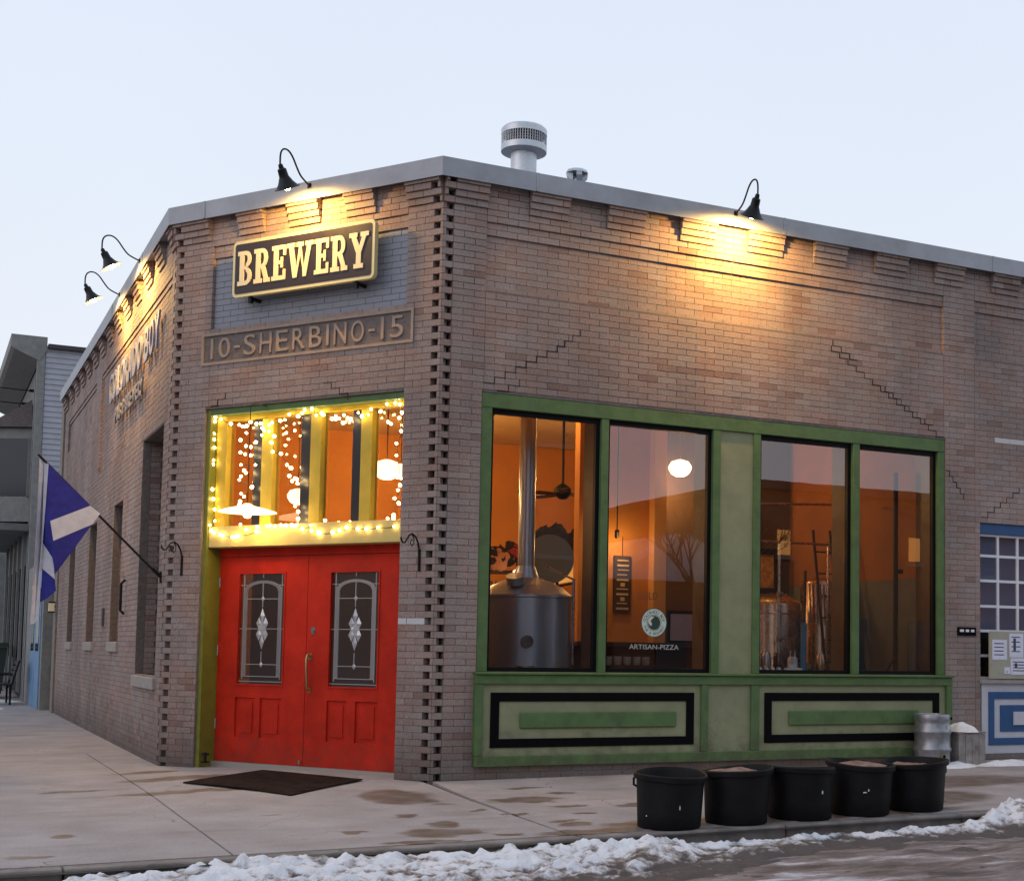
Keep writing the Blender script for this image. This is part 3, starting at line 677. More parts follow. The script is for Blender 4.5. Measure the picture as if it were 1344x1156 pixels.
for ch, w_ in zip(lets, wl):
    ww = w_/tot*2.74
    if ch == '-': fbox(FM, 'letter', MATS['cast stone plaque'], pq, cur-ww*.80, cur-ww*.2, 4.60, 4.625, -.012, .010)
    else: place_text('letter', ch, FM, cur-ww/2, 4.507, -.012, .225, .022, MATS['cast stone plaque'], pq, width=ww*.72 if ch not in '1I' else .035, offset=-.0, flip=-1)
    cur -= ww

# ------------------------------------------------------------------ hanging BREWERY sign
sign = empty('hanging_sign', FM.p(1.715, 5.11, .1), 'dark brewery sign with cream slab letters over the red doors', 'sign')
def rrect(fr, s0, s1, z0, z1, r, o0, o1, mb, n=6):
    pts = []
    for (cx, cz, a0) in ((s1-r, z1-r, 0), (s0+r, z1-r, 90), (s0+r, z0+r, 180), (s1-r, z0+r, 270)):
        for i in range(n+1):
            a = math.radians(a0+90*i/n); pts.append(fr.p(cx+r*math.cos(a), cz+r*math.sin(a), o0))
    mb.prism(pts, fr.n*(o1-o0))
sg = {'s0': .745, 's1': 2.685, 'z0': 5.11, 'z1': 5.725}
mb = MB(); rrect(FM, sg['s0'], sg['s1'], sg['z0'], sg['z1'],   .055, .095, .15, mb); sf = mb.build('sign_rim', mat('cream sign rim', (.62,.56,.30), .4), sign)
mb = MB(); rrect(FM, sg['s0']+.035, sg['s1']-.035, sg['z0']+.035, sg['z1']-.035, .03, .10, .1535, mb); mb.build('sign_face', mat('dark sign face', (.018,.013,.016), .35, var=.15, spec=.3), sign)
for s_ in (1.0, 2.45):
    mb = MB(); mb.tube([FM.p(s_, 5.09, -.03), FM.p(s_, 5.09, .12)], .022, 10); mb.build('bracket', iron, sign)
    fbox(FM, 'bracket', iron, sign, s_-.02, s_+.02, 5.04, 5.115, .09, .13)
crm = mat('cream sign letter', (.78,.68,.42), .45)
class Glyph:
    def __init__(s): s.mb = MB(); s.k = 0
    def poly(s, pts):   # pts in glyph units
        s.pts = pts; s.L.append(pts)
def glyph(ch):
    L = []
    def r(x0, y0, x1, y1): L.append([(x0,y0),(x1,y0),(x1,y1),(x0,y1)])
    def arc(cx, cy, ro, yo, ri, yi, a0, a1, n=8):
        for i in range(n):
            t0 = math.radians(a0+(a1-a0)*i/n); t1 = math.radians(a0+(a1-a0)*(i+1)/n)
            L.append([(cx+ri*math.cos(t0), cy+yi*math.sin(t0)), (cx+ro*math.cos(t0), cy+yo*math.sin(t0)), (cx+ro*math.cos(t1), cy+yo*math.sin(t1)), (cx+ri*math.cos(t1), cy+yi*math.sin(t1))])
    S = 1.25   # slab thickness, letters 10 high
    if ch == 'B':
        r(0,0,3.4,S); r(0,10-S,3.4,10); r(.8,S,2.6,10-S); r(2.6,4.55,3.4,5.65)
        arc(3.4, 7.55, 2.1, 2.45, .7, 1.2, -90, 90); arc(3.4, 2.6, 2.4, 2.6, .8, 1.35, -90, 90); w_ = 6
    elif ch == 'R':
        r(0,0,3.4,S); r(0,10-S,3.4,10); r(.8,S,2.6,10-S); r(2.6,4.2,3.4,5.4)
        arc(3.4, 7.1, 2.2, 2.9, .75, 1.65, -90, 90); L.append([(3.0,4.2),(4.6,4.6),(5.9,1.1),(4.2,S)]); r(4.1,0,6.6,S); w_ = 6.6
    elif ch == 'E':
        r(0,0,5.6,S); r(0,10-S,5.6,10); r(.8,S,2.6,10-S); r(2.6,4.5,4.2,5.6); r(3.6,3.5,4.5,6.6); r(4.6,S,5.6,3.0); r(4.6,7.0,5.6,10-S); w_ = 5.6
    elif ch == 'W':
        r(-.3,10-S,2.9,10); r(3.6,10-S,6.4,10); r(7.1,10-S,10.3,10)
        L.append([(.6,10-S),(2.3,10-S),(3.7,2.6),(3.5,0),(2.3,0)]); L.append([(3.5,0),(3.7,2.6),(4.6,10-S),(5.6,10-S),(3.9,0)][:5])
        L.append([(6.3,0),(6.1,2.6),(4.6,10-S),(5.4,10-S),(6.6,2.6)]); L.append([(6.3,0),(7.6,0),(9.4,10-S),(7.8,10-S),(6.5,2.4)]); w_ = 10
    elif ch == 'Y':
        r(-.3,10-S,2.8,10); r(4.0,10-S,7.1,10); r(2.5,S,4.3,4.2); r(1.6,0,5.2,S)
        L.append([(.5,10-S),(2.4,10-S),(3.7,6.0),(4.3,4.2),(2.5,4.2)]); L.append([(4.6,10-S),(6.2,10-S),(4.3,4.2),(3.4,4.9),(3.6,6.2)]); w_ = 6.8
    return L, w_
word = 'BREWERY'; gs = [glyph(c) for c in word]; gap = .75
totw = sum(g[1] for g in gs)+gap*(len(gs)-1); sA, sB = 2.605, .825; sc_ = (sA-sB)/totw; cur = sA
for (L, w_), ch in zip(gs, word):
    mb = MB(); hz = .375/10
    for i, pts in enumerate(L):
        mb.prism([FM.p(cur-x_*sc_, 5.23+y_*hz, .150) for x_, y_ in pts], nM*(.0125+.0002*(i % 9)))
    mb.build('letter', crm, sign); cur -= (w_+gap)*sc_

# ------------------------------------------------------------------ gooseneck lamps
shade_out = mat('black enamel shade', (.005,.005,.006), .4, spec=.25)
shade_in = mat('white enamel inside', (.85,.80,.70), .5)
bulbm = mat('lit bulb', (1,1,1), .5, emit=(1,.66,.26), estr=60)
def gooseneck(fr, s, depth, label, group, energy, tiltin=.35, watt_col=(1,.55,.135)):
    t = empty('gooseneck_lamp', fr.p(s, 6.22, .12), label, 'lamp', group)
    P = lambda d, z: fr.p(s, z, d)
    pts = [P(.12,6.21), P(.2,6.24), P(.27,6.28), P(.33,6.35), P(.39,6.43), P(.45,6.475), P(.51,6.48), P(.555,6.45), P(.575,6.39), P(.575,6.29)]
    # smooth
    out = []
    for i in range(len(pts)-1):
        for k in range(3):
            a, b_, c, d = pts[max(i-1,0)], pts[i], pts[i+1], pts[min(i+2,len(pts)-1)]; u = k/3
            out.append(.5*((2*b_)+(c-a)*u+(2*a-5*b_+4*c-d)*u*u+(3*b_-a-3*c+d)*u**3))
    out.append(pts[-1])
    mb = MB(); mb.tube(out, .0095, 8); mb.build('arm', iron, t, smooth=True)
    mb = MB(); fr.box(mb, s-.022, s+.022, 6.185, 6.235, .1225, .132); mb.build('mount_plate', iron, t)
    top = P(.575, 6.30); ax = (Vector((0,0,-1))*math.cos(tiltin)-fr.n*math.sin(tiltin)).normalized()
    Q = Vector((0,0,1)).rotation_difference(-ax).to_matrix()
    prof = [(.018,0),(.024,-.01),(.026,-.04),(.046,-.055),(.050,-.13),(.058,-.145),(.080,-.19),(.115,-.235),(.14,-.245),(.137,-.249),(.11,-.235),(.075,-.19),(.052,-.145),(.01,-.14)]
    mb = MB(); mb.lathe([(r_, z_) for r_, z_ in prof[:10]], top, 28, Q); sh = mb.build('lamp_shade', shade_out, t, smooth=True)
    mb = MB(); mb.lathe([(r_, z_) for r_, z_ in prof[9:]], top, 28, Q); mb.build('shade_lining', shade_in, sh, smooth=True)
    bc = top+Q @ Vector((0,0,-.225 if tiltin > .5 else -.225))
    mb = MB(); mb.lathe([(.0,.035),(.022,.03),(.036,.01),(.04,-.008),(.034,-.03),(.018,-.043),(0,-.046)], bc, 16, Q); mb.build('bulb', bulbm, t, smooth=True)
    ld = bpy.data.lights.new('lamp_light', 'SPOT'); ld.energy = energy; ld.color = watt_col; ld.shadow_soft_size = .045; ld.spot_size = math.radians(172); ld.spot_blend = .35
    lo = bpy.data.objects.new('lamp_light', ld); link(lo, t); lo.location = bc+ax*.055-WL[t.name]
    lo.rotation_euler = (-ax).to_track_quat('Z', 'Y').to_euler()
GL = 'black gooseneck lamps on the roof edge'
gooseneck(FM, 1.66, .5, 'black gooseneck lamp lighting the brewery sign above the red doors', GL, 150, .50)
gooseneck(FR, 3.35, .5, 'black gooseneck lamp above the green framed shop windows', GL, 280, .50)
gooseneck(FL, 2.2, .5, 'lit gooseneck lamp on the left side wall, nearer the entrance corner', GL, 200, .50)
gooseneck(FL, 4.15, .5, 'lit gooseneck lamp on the left side wall, farther from the entrance corner', GL, 200, .50)

# ------------------------------------------------------------------ right storefront
def pbox(name, mt, parent, s0, s1, z0, z1, o0, o1, bev=.004): return fbox(FR, name, mt, parent, s0, s1, z0, z1, o0, o1, bev)
sf = pbox('storefront', beige, bld, .44, 6.43, .205, 1.10, -.09, .035, 0)
pbox('rail', green, sf, .43, 6.44, 1.015, 1.108, -.05, .075); pbox('rail', green, sf, .43, 6.44, .197, .30, -.05, .072)
for a, b_ in ((.43,.515),(3.015,3.10),(3.645,3.75),(6.355,6.44)): pbox('stile', green, sf, a, b_, .302, 1.013, -.05, .07)
pbox('sill', green, sf, .425, 6.45, 1.110, 1.136, -.1, .105)
for a, b_ in ((.603, 2.935), (3.83, 6.262)):
    mb = MB()
    for bx_ in ((a, b_, .84, .93), (a, b_, .38, .468), (a, a+.092, .468, .84), (b_-.092, b_, .468, .84)): FR.box(mb, *bx_, .03, .048)
    mb.build('black_frame', black, sf)
for a, b_ in ((.92, 2.712), (4.145, 5.95)): pbox('raised_bar', green, sf, a, b_, .57, .73, .03, .065, .01)
wn = pbox('shop_window', green, bld, .457, 6.393, 3.805, 3.952, -.12, -.008)
posts = [(.457,.575),(1.812,1.898),(3.178,3.272),(3.70,3.792),(5.052,5.145),(6.295,6.393)]
for a, b_ in posts: pbox('post', green, wn, a, b_, 1.137, 3.804, -.12, -.012)
pbox('panel', beige, wn, 3.272, 3.70, 1.137, 3.804, -.10, -.035, 0)
jambm = mat('brown window jamb', (.09,.045,.02), .5, var=.3)
for a, b_ in ((.575,1.812),(1.898,3.178),(3.792,5.052),(5.145,6.295)):
    mb = MB(); t_ = .035
    for bx_ in ((a,b_,1.137,1.18),(a,b_,3.752,3.804),(a,a+t_,1.18,3.752),(b_-t_-.01,b_,1.18,3.752)): FR.box(mb, *bx_, -.115, -.06)
    mb.build('sash', blacks, wn)
    fbox(FR, 'pane', GLS, wn, a+t_-.005, b_-t_-.005, 1.175, 3.757, -.094, -.088)
    for c in (a-.03, b_-.012): pbox('jamb', jambm, wn, c, c+.04, 1.14, 3.80, -.42, -.125)
pbox('inner_sill', mat('pale inner sill', (.35,.35,.36), .4), wn, .5, 6.36, 1.08, 1.132, -.6, -.105)
pbox('jamb', jambm, wn, 3.23, 3.74, 1.14, 3.80, -.42, -.125)
# window decal
dec = mat('pale decal', (.55,.62,.55), .5); decd = mat('dark green decal', (.02,.045,.03), .5)
d0 = .0845*-1
logo = empty('window_decal', FR.p(2.50, 1.67, -.086), 'round white badge and artisan pizza lettering stuck on the second shop window pane', 'decal')
def ring(fr, cs, cz, r0, r1, o, mb, n=40, th=.001, sy=1.0):
    for i in range(n):
        a, b_ = 2*math.pi*i/n, 2*math.pi*(i+1)/n
        P = [fr.p(cs+r0*math.cos(a), cz+r0*sy*math.sin(a), o), fr.p(cs+r1*math.cos(a), cz+r1*sy*math.sin(a), o), fr.p(cs+r1*math.cos(b_), cz+r1*sy*math.sin(b_), o), fr.p(cs+r0*math.cos(b_), cz+r0*sy*math.sin(b_), o)]
        if r0 < 1e-4: P = P[1:3]+[P[0]]
        mb.prism(P, fr.n*th)
mb = MB(); ring(FR, 2.505, 1.67, .088, .148, -.086, mb); mb.build('badge_ring', dec, logo)
mb = MB(); ring(FR, 2.505, 1.67, 0, .088, -.0865, mb); mb.build('badge_field', decd, logo); mb = MB(); ring(FR, 2.505, 1.67, .148, .156, -.0865, mb); mb.build('badge_border', decd, logo)
mb = MB(); ring(FR, 2.505, 1.67, .076, .082, -.0850, mb); ring(FR, 2.485, 1.685, 0.02, .052, -.0850, mb, 14); mb.build('badge_mark', dec, logo)
mb = MB()
prof_ = [(-.03,-.065),(.045,-.065),(.05,-.02),(.035,.0),(.055,.02),(.035,.052),(-.005,.06),(-.03,.04),(-.04,.01),(-.03,-.005),(-.035,-.03)]
mb.prism([FR.p(2.51+x_, 1.67+z_, -.0838) for x_, z_ in prof_], FR.n*.0008); mb.build('badge_figure', decd, logo)
def arc_text(body, rad, a0, a1, h, mt, inward=False):
    n = len(body)
    for i, ch in enumerate(body):
        if ch == ' ': continue
        a = math.radians(a0+(a1-a0)*i/(n-1)); me = text_mesh(ch, 1.0, .0)
        co = np.array([v.co[:] for v in me.vertices]); mn = co.min(0); mxx = co.max(0); sz = h/.72; cx = (mn[0]+mxx[0])/2
        rot = a-math.pi/2 if not inward else a+math.pi/2
        for v in me.vertices:
            x_ = (v.co.x-cx)*sz; y_ = (v.co.y-.36)*sz
            X_ = rad*math.cos(a)+x_*math.cos(rot)-y_*math.sin(rot); Y_ = rad*math.sin(a)+x_*math.sin(rot)+y_*math.cos(rot)
            v.co = FR.p(2.505+X_, 1.67+Y_, -.0842)-WL[logo.name]
        me.materials.append(mt); o_ = bpy.data.objects.new('letter', me); link(o_, logo)
arc_text('COLORADO BOY', .117, 168, 12, .036, decd); arc_text('PUB & BREWERY', .117, 202, 338, .03, decd, True)
place_text('lettering', 'ARTISAN-PIZZA', FR, 2.51, 1.385, -.086, .052, .0005, mat('pale lettering', (.42,.42,.40), .5), logo, width=.60, offset=.004)

# ------------------------------------------------------------------ entrance: jambs, transom, doors
DD = -.25
ent = fbox(FM, 'entrance_frame', jgreen, bld, 3.115, 3.168, .03, 3.95, -.34, -.03)
fbox(FM, 'jamb', jgreen, ent, .442, .50, .03, 3.95, -.34, -.15)
fbox(FM, 'head_board', green, ent, .442, 3.113, 3.885, 3.95, -.34, -.03)
fbox(FM, 'transom_board', cream, ent, .445, 3.114, 2.425, 2.655, -.28, -.055, .006)
trn = fbox(FM, 'transom_window', yell, ent, .50, 3.113, 3.83, 3.884, -.24, -.13)
yp = [(2.965, 3.113), (2.295, 2.45), (1.62, 1.765), (.94, 1.085)]; dk = [(2.45, 2.59), (1.765, 1.915), (1.085, 1.215)]
for a, b_ in yp: fbox(FM, 'post', yell, trn, a, b_, 2.656, 3.829, -.24, -.13, .004)
for a, b_ in dk: fbox(FM, 'dark_strip', mat('navy black strip', (.012,.014,.02), .35), trn, a+.002, b_, 2.656, 3.829, -.24, -.16)  # dark strips set back beside the yellow posts
for a, b_ in ((2.592, 2.964), (1.917, 2.294), (1.217, 1.619), (.502, .939)): fbox(FM, 'pane', GLS, trn, a, b_, 2.656, 3.829, -.205, -.20)
fbox(FM, 'door_head', red, ent, .50, 3.113, 2.335, 2.423, -.34, -.235)
fbox(FM, 'threshold', mat('worn metal threshold', (.45,.43,.40), .4, .5), ent, .45, 3.11, .03, .098, -.36, -.20)
lead = mat('lead came', (.55,.56,.58), .35, .6); bev_ = mat('bevelled clear glass', (.50,.50,.52), .12, .3)
def door(sa, sb, ga, gb, panels, knob):
    z0, z1 = .10, 2.33; o0, o1 = -.30, -.25
    mb = MB()
    FM.box(mb, sa, ga, z0, z1, o0, o1); FM.box(mb, gb, sb, z0, z1, o0, o1); FM.box(mb, ga, gb, 2.16, z1, o0, o1); FM.box(mb, ga, gb, .80, .93, o0, o1); FM.box(mb, ga, gb, z0, .37, o0, o1)
    pa, pb = panels; mid = (pa[1]+pb[0])/2
    FM.box(mb, pa[1], pb[0], .37, .80, o0, o1)
    if pa[0] > ga+.001: FM.box(mb, ga, pa[0], .37, .80, o0, o1)
    if pb[1] < gb-.001: FM.box(mb, pb[1], gb, .37, .80, o0, o1)
    d = mb.build('door', red, bld)
    for p_ in panels:
        mb = MB(); FM.box(mb, p_[0], p_[1], .37, .80, -.285, -.272); FM.box(mb, p_[0]+.05, p_[1]-.05, .42, .75, -.28, -.262); mb.build('panel', red, d)
    # glass, moulding and leaded pattern
    mb = MB(); e_ = .018
    for bx_ in ((ga,gb,.93,.93+e_),(ga,gb,2.16-e_,2.16),(ga,ga+e_,.93+e_,2.16-e_),(gb-e_,gb,.93+e_,2.16-e_)): FM.box(mb, *bx_, -.275, -.242)
    mb.build('moulding', red, d)
    fbox(FM, 'glass', GLD, d, ga+.01, gb-.01, .94, 2.15, -.276, -.270)
    a, b_ = ga+e_, gb-e_; W = b_-a; c = (a+b_)/2; t2 = .0035; mb = MB()
    def hl(z, x0=a, x1=b_): FM.box(mb, x0, x1, z-t2, z+t2, -.270, -.264)
    def vl(x, z0_, z1_): FM.box(mb, x-t2, x+t2, z0_, z1_, -.270, -.2635)
    hl(2.02, a, a+.10); hl(2.02, b_-.1, b_); hl(1.545); hl(1.87, a+.07, b_-.07); hl(1.16, a+.07, b_-.07); hl(1.03, a+.06, b_-.06); hl(.975)
    vl(c, 1.16, 1.30); vl(c, 1.78, 2.07); vl(c, 2.10, 2.14); vl(a+.05, 1.0, 2.14); vl(b_-.05, 1.0, 2.14)
    mb.build('lead_line', lead, d)
    # arch of bevelled glass
    mb = MB(); n = 16; rx = W/2-.055; 
    def ap(t_, k): return (c+(rx-k)*math.cos(t_), 1.955+(.115-k*.6)*math.sin(t_)) 
    for i in range(n):
        t0, t1 = math.pi*i/n, math.pi*(i+1)/n; P0, P1, P2, P3 = ap(t0, 0), ap(t1, 0), ap(t1, .05), ap(t0, .05)
        mb.prism([FM.p(*P0, -.2695), FM.p(*P1, -.2695), FM.p(*P2, -.2695), FM.p(*P3, -.2695)], nM*.006)
    FM.box(mb, c-rx, c-rx+.045, 1.03, 1.954, -.2695, -.2645); FM.box(mb, c+rx-.045, c+rx, 1.03, 1.954, -.2695, -.2645)
    mb.build('bevelled_arch', glass_mat('bevelled arch glass', .5, (.8,.8,.8), .35, 1.5) if 'bevelled arch glass' not in MATS else MATS['bevelled arch glass'], d)
    # diamonds
    mb = MB(); k = 0
    for (dx, dz, w_, h_) in ((0,.14,.035,.085),(0,-.14,.035,.085),(-.045,.06,.04,.07),(.045,.06,.04,.07),(-.045,-.06,.04,.07),(.045,-.06,.04,.07),(0,0,.04,.07),(-.035,.0,.02,.05),(.035,0,.02,.05)):
        base = [FM.p(c+dx-w_, 1.545+dz, -.2685), FM.p(c+dx, 1.545+dz-h_, -.2685), FM.p(c+dx+w_, 1.545+dz, -.2685), FM.p(c+dx, 1.545+dz+h_, -.2685)]
        ap_ = FM.p(c+dx+.01*(-1)**k, 1.545+dz, -.252-.001*k); k += 1
        mb.add(base+[ap_], [(0,1,4),(1,2,4),(2,3,4),(3,0,4)]); mb.build('bevelled_diamond', bev_, d); mb = MB()
    for dz in (.325, -.385):
        base = [FM.p(c-.028, 1.545+dz, -.2685), FM.p(c, 1.545+dz-.035, -.2685), FM.p(c+.028, 1.545+dz, -.2685), FM.p(c, 1.545+dz+.035, -.2685)]; mb.add(base+[FM.p(c, 1.545+dz, -.258)], [(0,1,4),(1,2,4),(2,3,4),(3,0,4)]); mb.build('bevelled_diamond', bev_, d); mb = MB()
    mb = MB(); FM.box(mb, sa+.02, sa+.05, .12, .16, -.25, -.235)
    for z_ in (.45, 1.25, 2.0):
        s_ = sb-.006 if not knob else sa+.006
        mb.tube([FM.p(s_, z_, -.243), FM.p(s_, z_+.11, -.243)], .008, 8)
    mb.build('hinge', steel, d)
    if knob:
        mb = MB(); pts = [FM.p(sb-.06, z_, -.25+dd) for z_, dd in ((1.25,.0),(1.27,.02),(1.27,.05),(1.22,.065),(1.12,.06),(1.02,.05),(.95,.045),(.91,.03),(.90,0))]
        mb.tube(pts, .013, 8); FM.box(mb, sb-.085, sb-.035, 1.22, 1.29, -.25, -.244); FM.box(mb, sb-.08, sb-.04, .87, .93, -.25, -.244); mb.build('handle', mat('aged brass', (.45,.32,.16), .35, .9), d, smooth=True)
        mb = MB(); mb.tube([FM.p(sb-.09, 1.53, -.252), FM.p(sb-.09, 1.53, -.235)], .022, 14); FM.box(mb, sb-.115, sb-.065, 1.49, 1.57, -.25, -.246); mb.build('lock', steel, d)
    return d
door(1.845, 3.112, 2.15, 2.83, ((2.15+.02, 2.47), (2.54, 2.83)), False)
door(.502, 1.838, .87, 1.54, ((.87, 1.16), (1.28, 1.54)), True)
mb = MB(); mb.tube([FM.p(3.05, .10, -.06), FM.p(3.05, .20, -.06)], .014, 8); FM.box(mb, 3.02, 3.08, .09, .105, -.09, -.02); FM.box(mb, 3.01, 3.09, .17, .19, -.075, -.045)
tag(mb.build('door_stop', iron), 'small black iron foot scraper at the left foot of the red doors', 'scraper')

# ------------------------------------------------------------------ left wall windows
GLL = glass_mat('side window glass', .05, (.25,.25,.27), 0, 1.3)
for i, (a, b_, c, d) in enumerate(OPL):
    w_ = fbox(FL, 'side_window', mat('brown side frame', (.05,.045,.04), .5), bld, a, b_, d-.06, d, -.295, -.235)
    for k in (a+.004, b_-.064): fbox(FL, 'frame', MATS['brown side frame'], w_, k, k+.06, c+.002, d-.062, -.295, -.235)
    fbox(FL, 'frame', MATS['brown side frame'], w_, a+.07, b_-.07, c+.002, c+.07, -.295, -.235)
    fbox(FL, 'frame', MATS['brown side frame'], w_, a+.07, b_-.07, c+(d-c)*.48, c+(d-c)*.48+.05, -.295, -.235)
    fbox(FL, 'pane', GLL, w_, a+.05, b_-.05, c+.05, d-.05, -.27, -.262)
    fbox(FL, 'window_sill', conc, bld, a-.06, b_+.06, c-.14, c-.003, -.2, .035, .008)
fbox(FL, 'pilaster', mat('brown post', (.22,.18,.15), .8, var=.2), bld, LLEN+.02, LLEN+.5, 0, 6.0, -.35, .03)
fbox(FL, 'pilaster', MATS['brown post'], bld, LLEN+.5, LLEN+2.1, 0, 2.9, -.35, -.03)
# small things on the left wall
wp = fbox(FL, 'wall_plate', mat('small brown plate', (.06,.05,.05), .6), None, 5.45, 5.62, 1.62, 1.88, .002, .03); tag(wp, 'small square plate fixed to the left side wall between the narrow windows', 'plate')
mb = MB(); mb.tube([FL.p(3.15, 1.75, .02), FL.p(3.15, 1.80, .07), FL.p(3.15, 2.15, .07), FL.p(3.15, 2.2, .02)], .018, 8); tag(mb.build('pull_handle', iron, smooth=True), 'black vertical iron bar on the left wall beside the tall window', 'bar')

# raised lettering on the left wall
ws = empty('wall_lettering', FL.p(3.4, 4.9, 0), 'large white raised letters on the left side wall under the lamps', 'sign')
wlm = mat('white sign letter', (.27,.29,.38), .5)
def letters(txt, sa, sb, z, h, mt, parent, out, ex):
    wd_ = {'I': .35, ' ': .5, '&': 1.05, 'M': 1.2, 'W': 1.4}; tt = sum(wd_.get(c, .95) for c in txt); cur = sa
    for c in txt:
        w_ = wd_.get(c, .95)/tt*(sa-sb)
        if c != ' ': place_text('letter', c, FL, cur-w_/2, z, out, h, ex, mt, parent, width=w_*.82, offset=.02, flip=-1)
        cur -= w_
letters('COLORADO BOY', 5.75, .95, 4.90, .44, wlm, ws, .02, .012)
ws2 = empty('wall_lettering', FL.p(3.4, 4.5, 0), 'smaller grey letters below the large white ones on the side wall', 'sign')
letters('PUB & BREWERY', 4.95, 2.2, 4.52, .22, mat('grey sign letter', (.20,.19,.2), .5), ws2, .02, .012)

# ------------------------------------------------------------------ neighbouring blue shop bay (right edge)
blue = mat('blue paint', (.015,.07,.20), .5, var=.12); wg = mat('greyish white paint', (.50,.50,.55), .55, var=.08)
bb = pbox('shop_window', blue, bld, 6.935, 10.595, 2.86, 3.005, -.12, -.03)
GLB = glass_mat('bay glass', .10, (.7,.7,.75), 0, 2.2)
for z_ in (2.83, 2.575, 2.27, 1.96, 1.66, 1.36, 1.09): pbox('glazing_bar', white, bb, 6.94, 10.59, z_, z_+.032, -.10, -.07, 0)
s_ = 6.94
while s_ < 10.5:
    pbox('glazing_bar', white, bb, s_, s_+.032, 1.09, 2.858, -.102, -.068, 0); s_ += .315
fbox(FR, 'pane', GLB, bb, 6.95, 10.58, 1.1, 2.855, -.088, -.084)
pbox('sill', conc, bb, 6.92, 10.6, 1.04, 1.088, -.12, .05)
fbox(FR, 'curtain', mat('pale lavender lining', (.62,.64,.80), .9), bb, 6.95, 8.6, 1.66, 2.85, -.20, -.18)
ap_ = pbox('apron', wg, bb, 6.95, 10.58, .2, 1.038, -.09, .0, 0)
def rectframe(name, s0, s1, z0, z1, t, o0, o1, mt, par):
    mb = MB()
    for bx_ in ((s0,s1,z1-t,z1),(s0,s1,z0,z0+t),(s0,s0+t,z0+t,z1-t),(s1-t,s1,z0+t,z1-t)): FR.box(mb, *bx_, o0, o1)
    return mb.build(name, mt, par)
rectframe('blue_frame', 7.05, 10.4, .30, .94, .085, -.02, .012, blue, ap_)
fbox(FR, 'blue_panel', blue, ap_, 7.23, 10.2, .46, .78, -.02, .010)
fbox(FR, 'raised_bar', wg, ap_, 7.43, 10.0, .54, .70, .0, .03)
nb = empty('notice_board', FR.p(7.5, 1.09, .03), 'beige notice board covered with paper flyers at the right edge', 'notice board')
fbox(FR, 'board', mat('beige board', (.36,.34,.27), .7, var=.08), nb, 7.03, 8.3, 1.10, 1.67, .03, .06)
pap = mat('white paper', (.66,.67,.78), .8, var=.06, vscale=12); ink = mat('print ink', (.05,.05,.09), .8)
for k, (a, b_, c, d) in enumerate(((7.06,7.29,1.33,1.57),(7.33,7.55,1.36,1.65),(7.35,7.60,1.15,1.35),(7.25,7.34,1.16,1.24),(7.58,7.8,1.42,1.62),(7.62,7.85,1.14,1.40),(7.88,8.1,1.3,1.6))):
    p_ = fbox(FR, 'paper', pap, nb, a, b_, c, d, .0605, .0625+.001*k)
    mb = MB(); o_ = .0626+.001*k
    for r_ in range(4):
        zz = d-.04-(d-c-.06)*r_/4; FR.box(mb, a+.03, b_-.03-.03*rnd(), zz-.012, zz, o_, o_+.0006)
    if k in (1, 2): FR.box(mb, a+.06, a+.10, c+.08, d-.06, o_, o_+.0009)
    mb.build('printing', ink, p_)
pl_ = empty('street_plaque', FR.p(6.71, 1.6, 0), 'small black plaque with white marks on the brick pier by the blue bay', 'plaque')
fbox(FR, 'plate', black, pl_, 6.57, 6.85, 1.61, 1.712, .001, .016)
for a, b_ in ((6.60,6.66),(6.69,6.74),(6.77,6.82)):
    fbox(FR, 'mark', white, pl_, a, b_, 1.655, 1.685, .016, .018)

# ------------------------------------------------------------------ string lights
def onMpx(px, py, d):
    r_ = BR*((px-822.154)/FPX)+BU*((728.753-py)/FPX)+BF; o_ = -nM*d
    t_ = nM.dot(o_-CAM)/nM.dot(r_); return CAM+r_*t_
BP = [(265,152),(263,170),(258,222),(260,245),(262,280),(256,332),(253,350),(248,378),(242,422),(252,455),(240,468),(257,495),(242,515),(262,538),(242,565),(262,587),(242,605),(246,628),(258,636),(283,645),(295,650),(335,655),(350,653),(360,650),(437,632),(440,612),(480,608),(495,605),(515,610),(540,605),(560,606),(585,605),(600,606),(628,620),(665,605),(668,628),(697,634),(700,640),(757,635),(785,628),(815,615),(862,620),(900,620),(948,615),(1016,610)]
BP2 = [(265,152),(288,160),(330,180),(365,184),(378,190),(397,188),(412,172),(437,180),(457,178),(490,185),(503,175),(537,167),(557,163),(575,140),(612,148),(628,135),(640,122),(670,118),(688,145),(712,135),(718,142),(755,158),(770,160),(785,158),(805,143),(820,155),(833,160),(865,133),(880,148),(907,142),(918,118),(958,128),(985,97),(1020,93),(1038,72),(1040,98),(1048,133),(1037,155),(1045,210),(1025,262),(1025,312),(1040,437),(1032,458),(1017,492),(1035,513)]
BP3 = [(397,188),(395,218),(370,248),(393,273),(370,300),(390,307),(413,312),(413,277),(435,257),(460,228),(462,198),(470,208),(490,212),(512,232),(500,258),(505,297),(540,305),(565,352),(582,365),(575,398),(587,420),(597,408),(607,412),(610,430),(600,525),(612,548),(612,578)]
BP4 = [(413,312),(433,352),(372,352),(385,375),(392,385),(372,400),(365,415),(418,445),(372,473),(385,485),(368,505),(365,520),(370,602),(392,624)]
BP5 = [(700,640),(718,600),(725,585),(775,600),(830,593),(882,600),(917,598),(968,592),(988,577),(1013,563),(1013,576)]
BP6 = [(557,163),(562,218),(598,208)]; BP7 = [(785,158),(800,175),(832,162)]; BP8 = [(958,128),(990,172),(1002,180)]
sl = empty('string_lights', FM.p(1.8, 2.7, -.05), 'tangled string of small warm lights around the transom window over the red doors', 'string lights')
strb = mat('fairy light bulb', (1,.9,.7), .4, emit=(1,.68,.30), estr=32)
wire = mat('green wire', (.03,.04,.02), .6)
